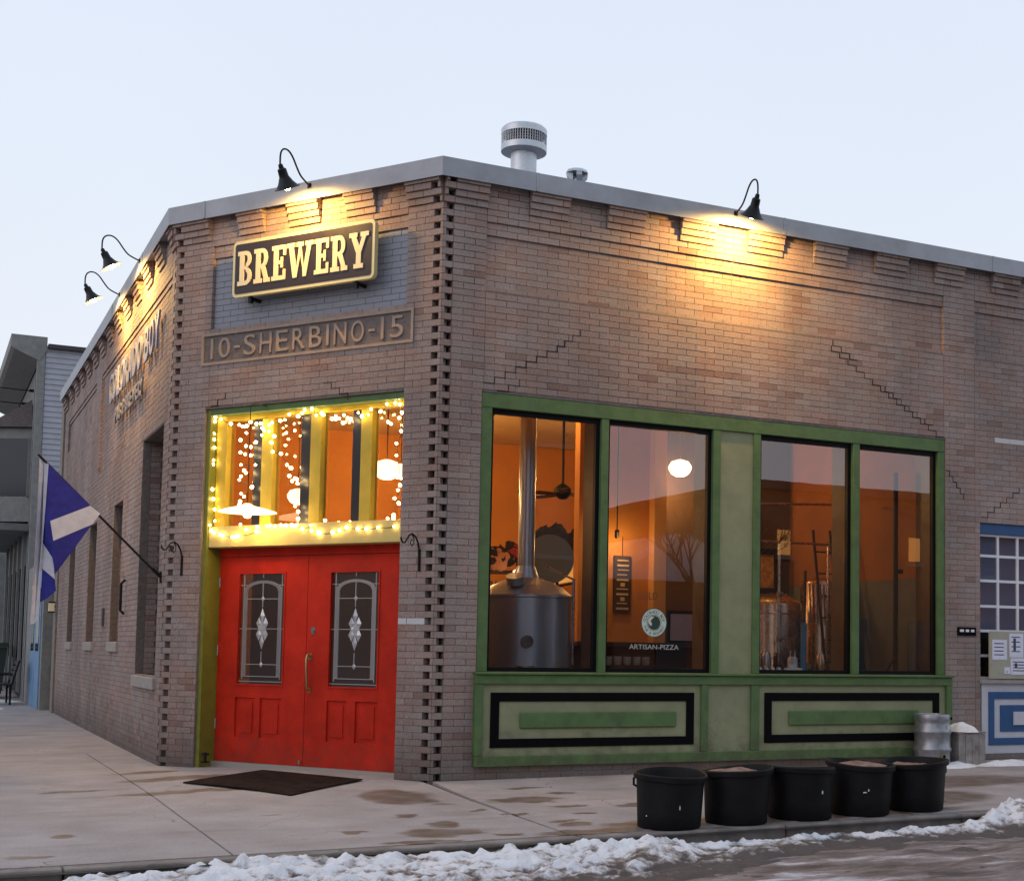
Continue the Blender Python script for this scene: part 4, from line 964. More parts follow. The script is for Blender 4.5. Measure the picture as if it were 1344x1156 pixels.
bmesh_c = bpy.data.meshes.new('bulb'); bm = bmesh.new(); bmesh.ops.create_uvsphere(bm, u_segments=8, v_segments=6, radius=.016)
for v in bm.verts: v.co.z *= 1.15
bm.to_mesh(bmesh_c); bm.free(); bmesh_c.polygons.foreach_set('use_smooth', [True]*len(bmesh_c.polygons)); bmesh_c.materials.append(strb)
seen = set(); mbw = MB()
for ci, ch in enumerate((BP, BP2, BP3, BP4, BP5, BP6, BP7, BP8)):
    pts = []
    for (X_, Y_) in ch:
        px, py = 200+X_/3.2, 500+Y_/3.2
        d_ = .09
        if Y_ > 600: d_ = .03
        P = onMpx(px, py, d_)
        if (X_, Y_) not in seen:
            seen.add((X_, Y_)); o_ = bpy.data.objects.new('bulb', bmesh_c); link(o_, sl); o_.location = P-WL[sl.name]; k_ = random.uniform(.75, 1.15); o_.scale = (k_,)*3
            o_.rotation_euler = (rnd()*3, rnd()*3, 0)
        pts.append(P-nM*.015)
        if len(pts) > 0 and (X_, Y_) != ch[-1]:
            pass
    out = []
    for a, b_ in zip(pts, pts[1:]):
        out.append(a); mid = (a+b_)/2; out.append(mid+Vector((0,0,-.012*rnd()))-nM*.004)
    out.append(pts[-1]); mbw.tube(out, .003, 4)
mbw.build('wire', wire, sl)

# ------------------------------------------------------------------ wrought iron hanging-basket brackets
def bracket(s, z, label):
    P = lambda d, zz: FM.p(s, z+zz, d)
    t = empty('plant_bracket', P(0, 0), label, 'bracket', 'wrought iron hanging basket brackets by the entrance')
    mb = MB(); mb.tube([P(.012,-.13), P(.012,.06), P(.03,.13), P(.075,.19), P(.13,.215), P(.18,.195), P(.215,.15), P(.24,.12), P(.275,.118), P(.30,.14), P(.31,.17)], .0095, 7); mb.build('arm', iron, t, smooth=True)
    mb = MB(); mb.tube([P(.13,.205), P(.10,.17), P(.10,.12), P(.13,.095), P(.155,.12), P(.145,.155), P(.125,.15)], .006, 6); mb.build('scroll', iron, t, smooth=True)
    mb = MB(); FM.box(mb, s-.014, s+.014, z-.15, z+.07, .001, .012); mb.build('back_plate', iron, t)
bracket(.19, 2.27, 'wrought iron scroll bracket on the brick to the right of the red doors')
bracket(3.44, 2.27, 'wrought iron scroll bracket on the brick to the left of the red doors')

# ------------------------------------------------------------------ flag
fl = empty('flag', (-2.10, 3.3, 2.1), 'blue and white flag on a slanting pole on the left side wall', 'flag')
def FP(px, py, dy=0):
    r_ = BR*((px-822.154)/FPX)+BU*((728.753-py)/FPX)+BF; t_ = (3.3+dy-CAM.y)/r_.y; return CAM+r_*t_
mb = MB(); mb.tube([FP(50,596), FP(210,757)], .013, 8); mb.build('pole', iron, fl, smooth=True)
mb = MB(); mb.tube([FP(200,746), FP(212,758)], .02, 8); mb.tube([FP(211,750), FP(211,765)], .016, 8); mb.build('pole_socket', iron, fl)
fbl = mat('blue flag cloth', (.035,.035,.24), .8, var=.22, vscale=9, bump=.9, bscale=11, spec=.2); fwh = mat('white flag cloth', (.60,.58,.63), .8, var=.10, vscale=9, bump=.9, bscale=11, spec=.2)
def cloth(pts, mt, name='stripe'):
    P = [FP(x_, y_, d_) for x_, y_, d_ in pts]; c = sum(P, Vector())/len(P); n_ = len(P)
    mb = MB(); th = Vector((0,.008,0)); vs_ = P+[c]; fs = [(i, (i+1) % n_, n_) for i in range(n_)]
    mb.add(vs_+[v+th for v in vs_], fs+[(b_+n_+1, a+n_+1, c_+n_+1) for a, b_, c_ in fs]+[(i, i+n_+1, (i+1) % n_+n_+1, (i+1) % n_) for i in range(n_)])
    mb.build(name, mt, fl)
cloth([(52,600,0),(58,604,.02),(57,650,.10),(54,700,.12),(52,760,.1),(45,818,.06),(39.3,819,.05),(45,740,0),(48.5,680,0)], fwh)
cloth([(58,604,.02),(63.8,609,-.03),(61,650,.0),(56.5,705,.0),(54.5,735,.02),(50,811,.04),(45,818,.06),(52,760,.1),(54,700,.12),(57,650,.10)], fwh)
cloth([(63.8,609,-.03),(118.5,663.5,-.02),(66,683.5,-.10)], fbl)
cloth([(63.8,609,-.03),(66,683.5,-.10),(57.5,688,.02),(61,650,.04)], fbl)
cloth([(118.5,663.5,-.02),(131.6,674,-.01),(121,688,-.03),(70,709.5,-.12),(66,683.5,-.10)], fwh)
cloth([(66,683.5,-.10),(70,709.5,-.12),(72.6,753,-.10),(69.6,733,-.02),(56,712,.05),(57.5,688,.02)], fbl)
cloth([(121,688,-.03),(72.6,753,-.10),(70,709.5,-.12)], fbl)
cloth([(56,712,.05),(69.6,733,-.02),(72,760,-.05),(55.5,746,.04)], fwh)
cloth([(55.5,746,.04),(72,760,-.05),(73.5,775,-.04),(62,785,.0),(52.8,790,.05)], fbl)

# ------------------------------------------------------------------ things on the pavement
mm = mat('brown coir mat', (.026,.017,.014), 1.0, var=.5, vscale=9, bump=.8, bscale=120, spec=.05)
def Gpx(px, py):
    z = .05
    for _ in range(12):
        r_ = BR*((px-822.154)/FPX)+BU*((728.753-py)/FPX)+BF; t_ = (z-CAM.z)/r_.z; P = CAM+r_*t_; z = zg(P.x, P.y)
    return P
c4 = [Gpx(345,1011.5), Gpx(476,1024), Gpx(382,1045), Gpx(240,1028)]
mb = MB(); n = 10; tp = []
for j in range(n+1):
    for i in range(n+1):
        u, v = i/n, j/n; P = (c4[0]*(1-u)+c4[1]*u)*(1-v)+(c4[3]*(1-u)+c4[2]*u)*v; tp.append((P.x, P.y, zg(P.x, P.y)+.004))
N0 = len(tp); mb.v = tp+[(a[0], a[1], a[2]+.012) for a in tp]; f = []
for j in range(n):
    for i in range(n): a = j*(n+1)+i; f += [(a+N0, a+1+N0, a+n+2+N0, a+n+1+N0), (a, a+n+1, a+n+2, a+1)]
bd_ = list(range(n+1))+[j*(n+1)+n for j in range(1, n+1)]+[n*(n+1)+i for i in range(n-1, -1, -1)]+[j*(n+1) for j in range(n-1, 0, -1)]
for k in range(len(bd_)): a = bd_[k]; b_ = bd_[(k+1) % len(bd_)]; f.append((a, b_, b_+N0, a+N0))
mb.f = f; mb.attr = [(0,0)]*len(mb.v); tag(mb.build('door_mat', mm), 'dark brown door mat lying askew in front of the red doors', 'mat')

tubm = mat('black rubber tub', (.004,.004,.005), .6, col2=(.009,.0085,.009), vscale=7, bump=.2, spec=.2)
soilm = mat('soil with old snow', (.10,.055,.035), .95, col2=(.30,.20,.16), vscale=9, bump=.9, bscale=40)
tubpos = [(.765,-3.47),(1.395,-3.44),(2.035,-3.40),(2.655,-3.37),(3.29,-3.30)]
tl = ['black rubber tub at the left end of the row beside the kerb', 'black tub with pale soil heaped inside, second from the left in the row', 'middle one of the five black tubs, with a white scuff on its right side', 'black tub with a small white mark on its front, fourth from the left', 'black rubber tub at the right end of the row, nearest the keg']
for i, (x_, y_) in enumerate(tubpos):
    z_ = zg(x_, y_)-.004; t = empty('planter_tub', (x_, y_, z_), tl[i], 'planter', 'black planter tubs in a row along the kerb')
    sx_ = (1.08,1.06,1.09,1.07,1.09)[i]; H_ = (.425,.432,.42,.436,.428)[i]
    prof = [(0,.0),(.222,0),(.234,.015),(.241,.15),(.249,.33),(.253,H_-.05),(.272,H_-.045),(.276,H_-.01),(.268,H_),(.255,H_-.004),(.246,H_-.03),(.238,H_-.12)]
    mb = MB(); mb.lathe([(a*sx_, b_) for a, b_ in prof], (x_, y_, z_), 40); ob = mb.build('tub', tubm, t, smooth=True)
    for v in ob.data.vertices:
        an = math.atan2(v.co.y, v.co.x); rr_ = 1+.026*math.sin(2*an+i*1.3)+.010*math.sin(5*an+i); v.co.x *= rr_; v.co.y *= rr_; v.co.x += .05*v.co.z*math.sin(i*2.1+.5); v.co.z += (.02*math.sin(an+i*1.9) if v.co.z > .2 else 0)
        if v.co.z > H_-.06: v.co.z += .006*math.sin(2*an+i)
    if i in (0, 4):
        sgn = -1 if i == 0 else 1; a_ = Vector((BR.x, BR.y, 0)).normalized()*sgn; c_ = Vector((x_, y_, z_+H_-.04))
        mb = MB(); mb.tube([c_+a_*.255, c_+a_*.281+Vector((0,0,-.01)), c_+a_*.281+Vector((0,0,-.06)), c_+a_*.25+Vector((0,0,-.075))], .010, 7); mb.build('handle', tubm, t, smooth=True)
    mb = MB(); nr, na = 7, 24; sh_ = [.095, .04, .08, .035, .05][i]
    for r_ in range(nr+1):
        for a_ in range(na):
            f_ = r_/nr; an = 2*math.pi*a_/na; X_ = x_+.238*f_*math.cos(an); Y_ = y_+.238*f_*math.sin(an)
            mb.v.append((X_, Y_, z_+H_-sh_+.035*(1-f_)*(1.2 if i in (1,3) else .4)+.008+.012*fbm(X_*9, Y_*9, 3, i)))
    for r_ in range(nr):
        for a_ in range(na): b2 = (a_+1) % na; mb.f.append((r_*na+a_, r_*na+b2, (r_+1)*na+b2, (r_+1)*na+a_))
    mb.attr = [(0,0)]*len(mb.v); mb.build('soil', soilm, t, smooth=True)
    for (k_, an_, zz, w_, h_) in ((0, .25, .16, .008, .035), (0, -.75, .10, .012, .012), (2, .55, .22, .016, .030), (3, -.05, .20, .035, .012), (3, .1, .215, .012, .02)):
        if k_ == i:
            bk = Vector((-BF.x, -BF.y, 0)).normalized(); rt = Vector((BR.x, BR.y, 0)).normalized(); c_ = Vector((x_, y_, z_+zz))
            rr_ = .262+.02*(zz/.4)
            def SP(a, z2): return c_+(bk*math.cos(a)+rt*math.sin(a))*(rr_+.006)+Vector((0,0,z2))
            da = w_/rr_; mb = MB(); mb.prism([SP(an_, 0), SP(an_+da, .004), SP(an_+da*.7, h_), SP(an_+da*.1, h_*.8)], bk*.002); mb.build('scuff', white, t)

# keg
kx, ky = 5.95, -.30; kz = zg(kx, ky)
# place from the photograph's footprint
kg = empty('beer_keg', (kx, ky, kz), 'dented steel beer keg standing by the wall next to the wooden crate', 'keg')
prof = [(.0,.03),(.16,.03),(.196,.0),(.203,.004),(.205,.05),(.198,.075),(.2,.10),(.203,.16),(.218,.185),(.218,.198),(.203,.225),(.202,.30),(.204,.36),(.219,.385),(.219,.398),(.204,.425),(.202,.48),(.197,.50),(.205,.52),(.205,.58),(.199,.592),(.193,.585),(.192,.52),(.15,.50),(.05,.515),(0,.515)]
mb = MB(); mb.lathe(prof, (kx, ky, kz), 40); mb.build('barrel', mat('dull keg steel', (.30,.31,.34), .42, .8, var=.22, vscale=12, bump=.1, bscale=20), kg, smooth=True)
bk = Vector((-BF.x, -BF.y, 0)).normalized(); rt = Vector((BR.x, BR.y, 0)).normalized()
def KP(a, z_, r_=.207): return Vector((kx, ky, kz))+(bk*math.cos(a)+rt*math.sin(a))*r_+Vector((0,0,z_))
mb = MB(); mb.tube([KP(.42,.12,.195), KP(.42,.12,.222)], .032, 14); mb.build('tap_boss', mat('verdigris brass', (.22,.26,.16), .5, .5), kg)
mb = MB(); mb.tube([KP(.42,.12,.2225), KP(.42,.12,.226)], .018, 12); mb.build('bung', black, kg)
mb = MB()
for a0 in np.linspace(.72, 1.05, 5)[:-1]: mb.prism([KP(a0, .41, .206), KP(a0+.0825, .41, .206), KP(a0+.0825, .47, .206), KP(a0, .47, .206)], bk*.002+rt*.001)
mb.build('label_sticker', mat('pale sticker', (.6,.6,.62), .6), kg)
mb = MB(); mb.tube([KP(1.3,.53,.205), KP(1.3,.56,.205)], .02, 8); mb.build('grip_hole', black, kg)

# crate
crx0, crx1, cry0, cry1 = 6.235, 6.635, -.42, -.05; cz0 = zg(6.3, -.2)
cr = empty('wooden_crate', ((crx0+crx1)/2, (cry0+cry1)/2, cz0), 'weathered grey wooden crate capped with snow beside the keg', 'crate')
wd = mat('weathered board', (.26,.23,.215), .85, var=.4, vscale=7, bump=.4, bscale=30)
H_ = .36
for k in range(4):
    a = crx0+(crx1-crx0)*k/4; mb = MB(); mb.box(a+.003, a+(crx1-crx0)/4-.003, cry0, cry0+.018, cz0+.005*rnd(), cz0+H_-.006*rnd()); mb.build('board', wd, cr)
for k in range(4):
    a = cry0+.02+(cry1-cry0-.02)*k/4
    for x_ in (crx0, crx1-.018): mb = MB(); mb.box(x_, x_+.018, a+.003, a+(cry1-cry0-.02)/4-.003, cz0, cz0+H_-.006*rnd()); mb.build('board', wd, cr)
for k in range(3):
    a = cry0+(cry1-cry0)*k/3; mb = MB(); mb.box(crx0-.01, crx1+.01, a+.003, a+(cry1-cry0)/3-.003, cz0+H_, cz0+H_+.018); mb.build('board', wd, cr)
def on_crate(x, y): return cz0+H_+.018
snow_patch((crx0+crx1)/2, (cry0+cry1)/2, .205, .20, .085, 'smooth white snow cap lying on top of the wooden crate', on_crate, 3, 'snow_cap')
snow_patch(6.05, -.42, .45, .17, .05, 'patch of snow around the foot of the keg and crate', zg, 5)
snow_patch(5.55, -.15, .16, .12, .08, 'small snow heap left of the keg against the wall', zg, 8)
snow_patch(6.95, -.45, .45, .16, .05, 'patch of snow under the blue panelled bay at the right edge', zg, 11)
snow_patch(7.6, -.6, .4, .2, .08, 'snow heap on the pavement at the right edge of the photo', zg, 13)

# ------------------------------------------------------------------ roof vents
rv = empty('roof_vent', (2.09, 3, 6.02), 'tall galvanised chimney vent with round mesh cap on the roof', 'vent')
mb = MB(); mb.lathe([(.165,6.0),(.165,7.68)], (2.09,3,0), 28); mb.build('pipe', galv, rv, smooth=True)
mb = MB(); mb.lathe([(.165,7.64),(.29,7.665),(.292,7.74),(.285,7.745)], (2.09,3,0), 32); mb.build('cap_base', galv, rv, smooth=True)
mb = MB(); mb.lathe([(.292,7.88),(.292,7.95),(.27,7.975),(.0,8.00)], (2.09,3,0), 32); mb.lathe([(.292,7.88),(.0,7.885)], (2.09,3,0), 32); mb.build('cap_lid', galv, rv, smooth=True)
mb = MB()
for k in range(56):
    a = 2*math.pi*k/56; mb.box(-.0,0,0,0,0,0) if False else mb.tube([(2.09+.286*math.cos(a), 3+.286*math.sin(a), 7.74), (2.09+.286*math.cos(a), 3+.286*math.sin(a), 7.885)], .004, 4)
for z_ in (7.775, 7.81, 7.845): mb.tube([(2.09+.287*math.cos(2*math.pi*k/40), 3+.287*math.sin(2*math.pi*k/40), z_) for k in range(41)], .0035, 4, False)
mb.build('mesh_screen', galv, rv)
mb = MB(); mb.lathe([(.2,7.70),(.2,7.89)], (2.09,3,0), 24); mb.build('inner_sleeve', mat('dark vent core', (.06,.06,.07), .6), rv)
vx, vy = 2.84, 3.0
rv2 = empty('roof_vent', (vx, vy, 6.02), 'small low turbine vent just showing above the roof edge', 'vent')
mb = MB(); mb.lathe([(.06,6.02),(.06,7.44)], (vx,vy,0), 16); mb.build('pipe', galv, rv2, smooth=True)
mb = MB(); mb.lathe([(.15,7.52),(.13,7.56),(.0,7.60)], (vx,vy,0), 8); mb.lathe([(.15,7.52),(.0,7.525)], (vx,vy,0), 8); mb.build('cap', galv, rv2)
for k in range(4):
    a = math.pi/4+k*math.pi/2+.3; d_ = Vector((math.cos(a), math.sin(a), 0)); t_ = Vector((-d_.y, d_.x, 0)); c_ = Vector((vx, vy, 0))
    mb = MB(); mb.prism([c_+d_*.05+Vector((0,0,7.40)), c_+d_*.13+Vector((0,0,7.47)), c_+d_*.14+Vector((0,0,7.52)), c_+d_*.05+Vector((0,0,7.52))], t_*.07); mb.build('fin', galv, rv2)

# ------------------------------------------------------------------ interior things
def point(name, loc, e_, col=(1,.57,.19), r=.1, parent=None):
    ld = bpy.data.lights.new(name, 'POINT'); ld.energy = e_; ld.color = col; ld.shadow_soft_size = r; lo = bpy.data.objects.new(name, ld); link(lo, parent)
    lo.location = Vector(loc)-(WL[parent.name] if parent is not None else Vector((0,0,0)))
globem = mat('lit globe', (1,.95,.85), .4, emit=(1,.80,.48), estr=3.2)
def globe(x_, y_, z_, r_, label, e_):
    t = empty('globe_pendant', (x_, y_, 4.8), label, 'lamp', 'globe pendant lamps inside')
    mb = MB(); mb.lathe([(.04,.72*r_),(.3*r_,.70*r_),(.75*r_,.55*r_),(r_,.15*r_),(.97*r_,-.15*r_),(.75*r_,-.5*r_),(.4*r_,-.68*r_),(0,-.72*r_)], (x_,y_,z_), 24); mb.build('globe', globem, t, smooth=True)
    mb = MB(); mb.tube([(x_,y_,z_+.7*r_),(x_,y_,4.8)], .008, 6); mb.build('stem', mat('brass stem', (.3,.2,.1), .4, .8), t)
    point('globe_light', (x_, y_, z_-r_-.05), e_, parent=t)
globe(4.42, 3.0, 3.80, .155, 'lit globe pendant seen through the second pane of the green shop window', 80)
PM = FM.p(1.82, 3.40, -1.5); globe(PM.x, PM.y, 3.40, .16, 'lit globe pendant seen through the right transom pane over the door', 28)
globe(1.6, 6.2, 3.9, .15, 'lit globe pendant deep inside, behind the steel brewing kettle', 190)
globe(0.08, 6.0, 3.42, .15, 'lit globe pendant far inside, half hidden behind a transom post', 40)
# flat pendant hanging in front of the transom
PS, PZ = 2.300, 2.770
P = FM.p(PS, PZ, .21); fp = empty('flat_pendant', FM.p(PS, 3.9, .1), 'wide flat white saucer lamp, lit, hanging in front of the left transom pane', 'lamp')
mb = MB(); mb.lathe([(.03,.085),(.07,.06),(.20,.03),(.30,.0),(.305,-.008),(.19,.018),(.06,.045),(.0,.05)], (P.x,P.y,P.z), 32); mb.build('shade', mat('lit cream shade', (.9,.85,.7), .5, emit=(1,.78,.40), estr=1.8), fp, smooth=True)
mb = MB(); mb.lathe([(0,.05),(.045,.02),(.05,-.03),(.035,-.06),(0,-.07)], (P.x,P.y,P.z), 16); mb.build('bulb', globem, fp, smooth=True)
mb = MB(); mb.tube([(P.x,P.y,P.z+.08),(P.x,P.y,3.90),FM.p(PS,3.93,.15),FM.p(PS,3.93,-.10)], .005, 6); mb.build('cord', iron, fp)
point('pendant_light', (P.x, P.y, P.z-.13), 9, (1,.62,.24), .06, fp)
# other warm lamps of the pub room
SPm = []
for (x_, y_, z_, e_, lb) in ((2.2, 6.4, 3.9, 30, 'small lit lamp hanging far behind the kettle'), (3.35, 2.75, 2.95, 0, None), (5.2, 5.5, 3.6, 60, 'ceiling lamp lighting the right hand side of the brewing room')):
    if lb:
        t = empty('pub_lamp', (x_, y_, z_), lb, 'lamp'); mb = MB(); mb.lathe([(0,.06),(.05,.05),(.06,-.02),(.03,-.06),(0,-.06)], (x_,y_,z_), 14); mb.build('lamp_glass', globem, t, smooth=True)
        mb = MB(); mb.tube([(x_,y_,z_+.05),(x_,y_,z_+.25),(x_+.4,y_+.3,z_+.3)], .006, 5) if x_ < 2 else mb.tube([(x_,y_,z_+.05),(x_,y_,4.8)], .006, 5); mb.build('cord', iron, t); point('pub_light', (x_,y_,z_-.12), e_, parent=t)
# brewing kettle
kx_, ky_ = 1.57, 1.42
kt = empty('brewing_kettle', (kx_, ky_, .1), 'big steel brewing kettle with tall flue pipe behind the left shop window', 'kettle')
ksteel = mat('kettle steel', (.42,.48,.57), .30, .72)
mb = MB(); mb.lathe([(.52,.1),(.52,1.93),(.535,1.94),(.535,1.965),(.50,1.99)], (kx_,ky_,0), 48); mb.build('tank', ksteel, kt, smooth=True)
mb = MB(); mb.lathe([(.50,1.99),(.42,2.06),(.28,2.13),(.15,2.17),(.12,2.25),(.105,2.30)], (kx_,ky_,0), 40); mb.build('dome', ksteel, kt, smooth=True)
mb = MB(); mb.lathe([(.095,2.28),(.095,4.8)], (kx_,ky_,0), 24); mb.lathe([(.10,3.28),(.10,3.31)], (kx_,ky_,0), 24); mb.build('flue_pipe', ksteel, kt, smooth=True)
dq = empty('round_disc', (2.35, 2.5, 2.45), 'large round grey disc behind the flue pipe of the kettle', 'disc')
mb = MB(); mb.tube([(2.33,2.5,2.47),(2.31,2.45,2.47)], .30, 40); mb.build('disc', mat('grey olive disc', (.22,.22,.18), .45, .3), dq)
mb = MB(); mb.tube([(2.45,2.52,2.2),(2.5,2.6,.1)], .02, 8); mb.build('stand', iron, dq)
# dark cluttered shelf behind kettle
sh = empty('wall_shelf', (2.3, 5.0, 2.5), 'dark cluttered shelf across the room behind the kettle', 'shelf')
mb = MB(); mb.box(2.2, 3.2, 4.9, 5.2, 2.42, 2.46); mb.build('board', dkwood, sh); mb = MB(); mb.box(3.3, 4.3, 4.9, 5.2, 2.72, 2.77); mb.build('board', dkwood, sh)
for x_ in (2.25, 3.15, 3.35, 4.25): mb = MB(); mb.box(x_-.02, x_+.02, 5.0, 5.04, 1.15, 2.72); mb.build('upright', dkwood, sh)
rc = mat('red cloth', (.35,.03,.02), .8); bkc = mat('black cloth', (.012,.011,.012), .9); pk = mat('pinkish hat', (.45,.2,.13), .8)
for i in range(24):
    x_ = 2.45+i*.075; m2 = random.choice([bkc, rc, pk, bkc]) if x_ < 3.1 else bkc; r_ = .08+.07*rnd()
    z_ = (2.55+.3*rnd()) if x_ < 3.1 else (2.86+.14*rnd())
    mb = MB(); ns = 9
    for a_ in range(ns+1):
        for b_ in range(ns):
            th = math.pi*a_/ns; ph = 2*math.pi*b_/ns; q_ = r_*(1+.5*fbm(math.cos(ph)*2+i, math.sin(ph)*2, 3, th)); mb.v.append((x_+q_*math.sin(th)*math.cos(ph)*1.3, 4.75+q_*math.sin(th)*math.sin(ph)*.5, z_+q_*math.cos(th)))
    for a_ in range(ns):
        for b_ in range(ns): c_ = (b_+1) % ns; mb.f.append((a_*ns+b_, a_*ns+c_, (a_+1)*ns+c_, (a_+1)*ns+b_))
    mb.attr = [(0,0)]*len(mb.v); mb.build('bundle', m2, sh, smooth=True)
for k in range(5):
    mb = MB(); x_ = 2.45+.11*k; mb.box(x_, x_+.06, 4.82, 4.86, 2.1+.02*k, 2.30); mb.build('hook_board', dkwood, sh)
hd = empty('glowing_hood', (3.8, 4.9, 2.35), 'self-glowing yellow canopy at the back of the room right of the kettle flue', 'canopy')
mb = MB(); mb.prism([(3.45,5.0,2.28),(4.05,5.0,2.40),(4.05,5.0,2.56),(3.75,5.0,2.66),(3.45,5.0,2.50)], (0,.3,0)); mb.build('panel', mat('glowing amber panel', (.8,.5,.15), .6, emit=(1,.50,.12), estr=.8), hd)  # panel emits by itself in place of lamplight falling on it
mb = MB(); mb.tube([(3.40,4.98,2.24),(4.1,4.98,2.38)], .018, 6); mb.build('rim', dkwood, hd)
jl = empty('jar_lamp', (2.78, 4.7, 2.35), 'small bright jar lamp glowing low on the left behind the kettle', 'lamp')
mb = MB(); mb.lathe([(0,-.07),(.05,-.06),(.065,0),(.06,.07),(.03,.09),(0,.09)], (2.78,4.6,2.37), 14); mb.build('lamp_glass', globem, jl, smooth=True); mb = MB(); mb.tube([(2.78,4.6,2.46),(2.78,4.6,2.62)], .02, 6); mb.build('cap', iron, jl)
point('jar_light', (2.78,4.45,2.3), 6, parent=jl)
# back bar: horizontal slatted roof glow behind
mb = MB(); mb.box(1.0, 6.2, 5.4, 5.8, 0, 1.15); o_ = mb.build('bar_counter', dkwood); tag(o_, 'dark wooden bar counter running across the back of the room', 'counter'); WL[o_.name] = Vector((0,0,0))
# ceiling fan
fx, fy, fz = 3.62, 5.0, 3.62
fn = empty('ceiling_fan', (fx, fy, 4.8), 'dark ceiling fan on a long rod seen through the left shop window', 'fan')
mb = MB(); mb.tube([(fx,fy,4.8),(fx,fy,fz)], .02, 8); mb.build('rod', iron, fn)
mb = MB(); mb.lathe([(.02,.12),(.06,.10),(.12,.05),(.13,-.02),(.09,-.07),(.05,-.1),(0,-.11)], (fx,fy,fz), 20); mb.build('motor', iron, fn, smooth=True)
for k in range(5):
    a = .55+k*2*math.pi/5; d_ = Vector((math.cos(a), math.sin(a), 0)); t_ = Vector((-d_.y, d_.x, .18)); c_ = Vector((fx, fy, fz-.02))
    mb = MB(); mb.prism([c_+d_*.12-t_*.035, c_+d_*.28-t_*.07, c_+d_*.66-t_*.075, c_+d_*.68+t_*.06, c_+d_*.28+t_*.07, c_+d_*.12+t_*.035], (0,0,-.012)); mb.build('blade', dkwood, fn)
# wall section with chalkboard, and lit by a spot
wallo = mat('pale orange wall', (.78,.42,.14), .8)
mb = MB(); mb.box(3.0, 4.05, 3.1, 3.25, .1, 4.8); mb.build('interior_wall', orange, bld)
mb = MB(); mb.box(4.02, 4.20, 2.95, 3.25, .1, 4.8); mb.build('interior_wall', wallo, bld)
mb = MB(); mb.box(4.20, 6.5, 3.5, 3.6, .1, 4.8); mb.build('interior_wall', mat('brown wall toned dim', (.06,.032,.02), .8, var=.1), bld)  # wall colour darkened so this side of the room looks dim
cb = empty('hanging_menu', (3.61, 3.08, 1.85), 'tall narrow dark board with pale writing hanging on the lit orange wall inside', 'menu board')
mb = MB(); mb.box(3.50, 3.74, 3.06, 3.09, 1.86, 2.60); mb.build('board', mat('chalkboard', (.05,.028,.015), .7), cb)
mb = MB()
for k in range(11):
    z_ = 2.54-k*.062
    if k in (5, 8): mb.box(3.59, 3.65, 3.052, 3.059, z_-.03, z_+.02)
    else: mb.box(3.53+.02*rnd(), 3.71-.03*rnd(), 3.052, 3.059, z_-.008-.01*(k % 3 == 1), z_+.008)
mb.build('writing', mat('pale chalk', (.7,.5,.3), .8), cb)
mb = MB(); mb.tube([(3.62,3.07,2.6),(3.62,3.07,2.85)], .005, 5); mb.build('cord', iron, cb)
sl2 = empty('picture_spotlight', (3.42, 2.85, 2.86), 'small spotlight above the hanging menu board', 'lamp')
mb = MB(); mb.tube([(3.40,2.80,2.9),(3.43,2.86,2.82)], .03, 12); mb.build('head', iron, sl2); mb = MB(); mb.tube([(3.40,2.8,2.88),(3.40,2.8,4.8)], .008, 6); mb.build('stem', iron, sl2)
point('spot_light', (3.5, 2.80, 2.72), 11, (1,.62,.22), .03, sl2)
# counter under decal with mugs
ct = empty('service_counter', (3.2, 1.9, .1), 'dark counter with a shelf of pale mugs behind the badge window', 'counter')
mb = MB(); mb.box(2.35, 4.6, 1.7, 2.1, 1.42, 1.47); mb.build('top', dkwood, ct); mb = MB(); mb.box(2.35, 4.6, 1.75, 2.1, .1, 1.17); mb.build('base', dkwood, ct); mb = MB(); mb.box(2.35,4.6,2.08,2.1,1.17,1.42); mb.build('back_panel', mat('brown panel', (.2,.07,.03), .7), ct)
mugm = mat('pale mug', (.42,.42,.36), .4)
ml = ['far left', 'second from left', 'middle', 'second from right', 'far right']
for k in range(5):
    x_ = 2.72+k*.125; mb = MB(); mb.lathe([(.0,.0),(.035,0),(.045,.02),(.047,.1),(.04,.1),(.035,.015),(0,.012)], (x_, 1.62, 1.20), 14)
    o_ = mb.build('mug', mugm, smooth=True, loc=(x_, 1.62, 1.2)); tag(o_, 'pale mug behind the pizza lettering, %s of the row' % ml[k], 'mug', 'mugs behind the window')
mb = MB(); mb.box(2.5, 3.5, 1.5, 1.74, 1.17, 1.198); o_ = mb.build('mug_shelf', dkwood); tag(o_, 'narrow dark shelf holding the row of pale mugs', 'shelf')
def simple(name, label, cat, mt, fn_, group=None):
    mb = MB(); fn_(mb); o_ = mb.build(name, mt, smooth=False); return tag(o_, label, cat, group)
# framed notice and hand written sign inside pane 2
fr_ = empty('framed_notice', (3.95, 1.6, 1.5), 'pinkish framed notice standing on the counter right of the round badge', 'notice')
mb = MB(); mb.box(3.50, 3.86, 1.60, 1.63, 1.475, 1.86); mb.build('frame', black, fr_); mb = MB(); mb.box(3.535, 3.83, 1.585, 1.599, 1.50, 1.82); mb.build('sheet', mat('pinkish sheet', (.5,.36,.35), .8), fr_)
place_text('lettering', 'COLD', FR, 3.35, 1.99, -1.85, .09, .001, mat('faded pink print', (.40,.24,.18), .7), tag(empty('hanging_notice', (3.3,1.85,2.0), 'faint pink word sign inside above the framed notice', 'sign'), None), width=.28)
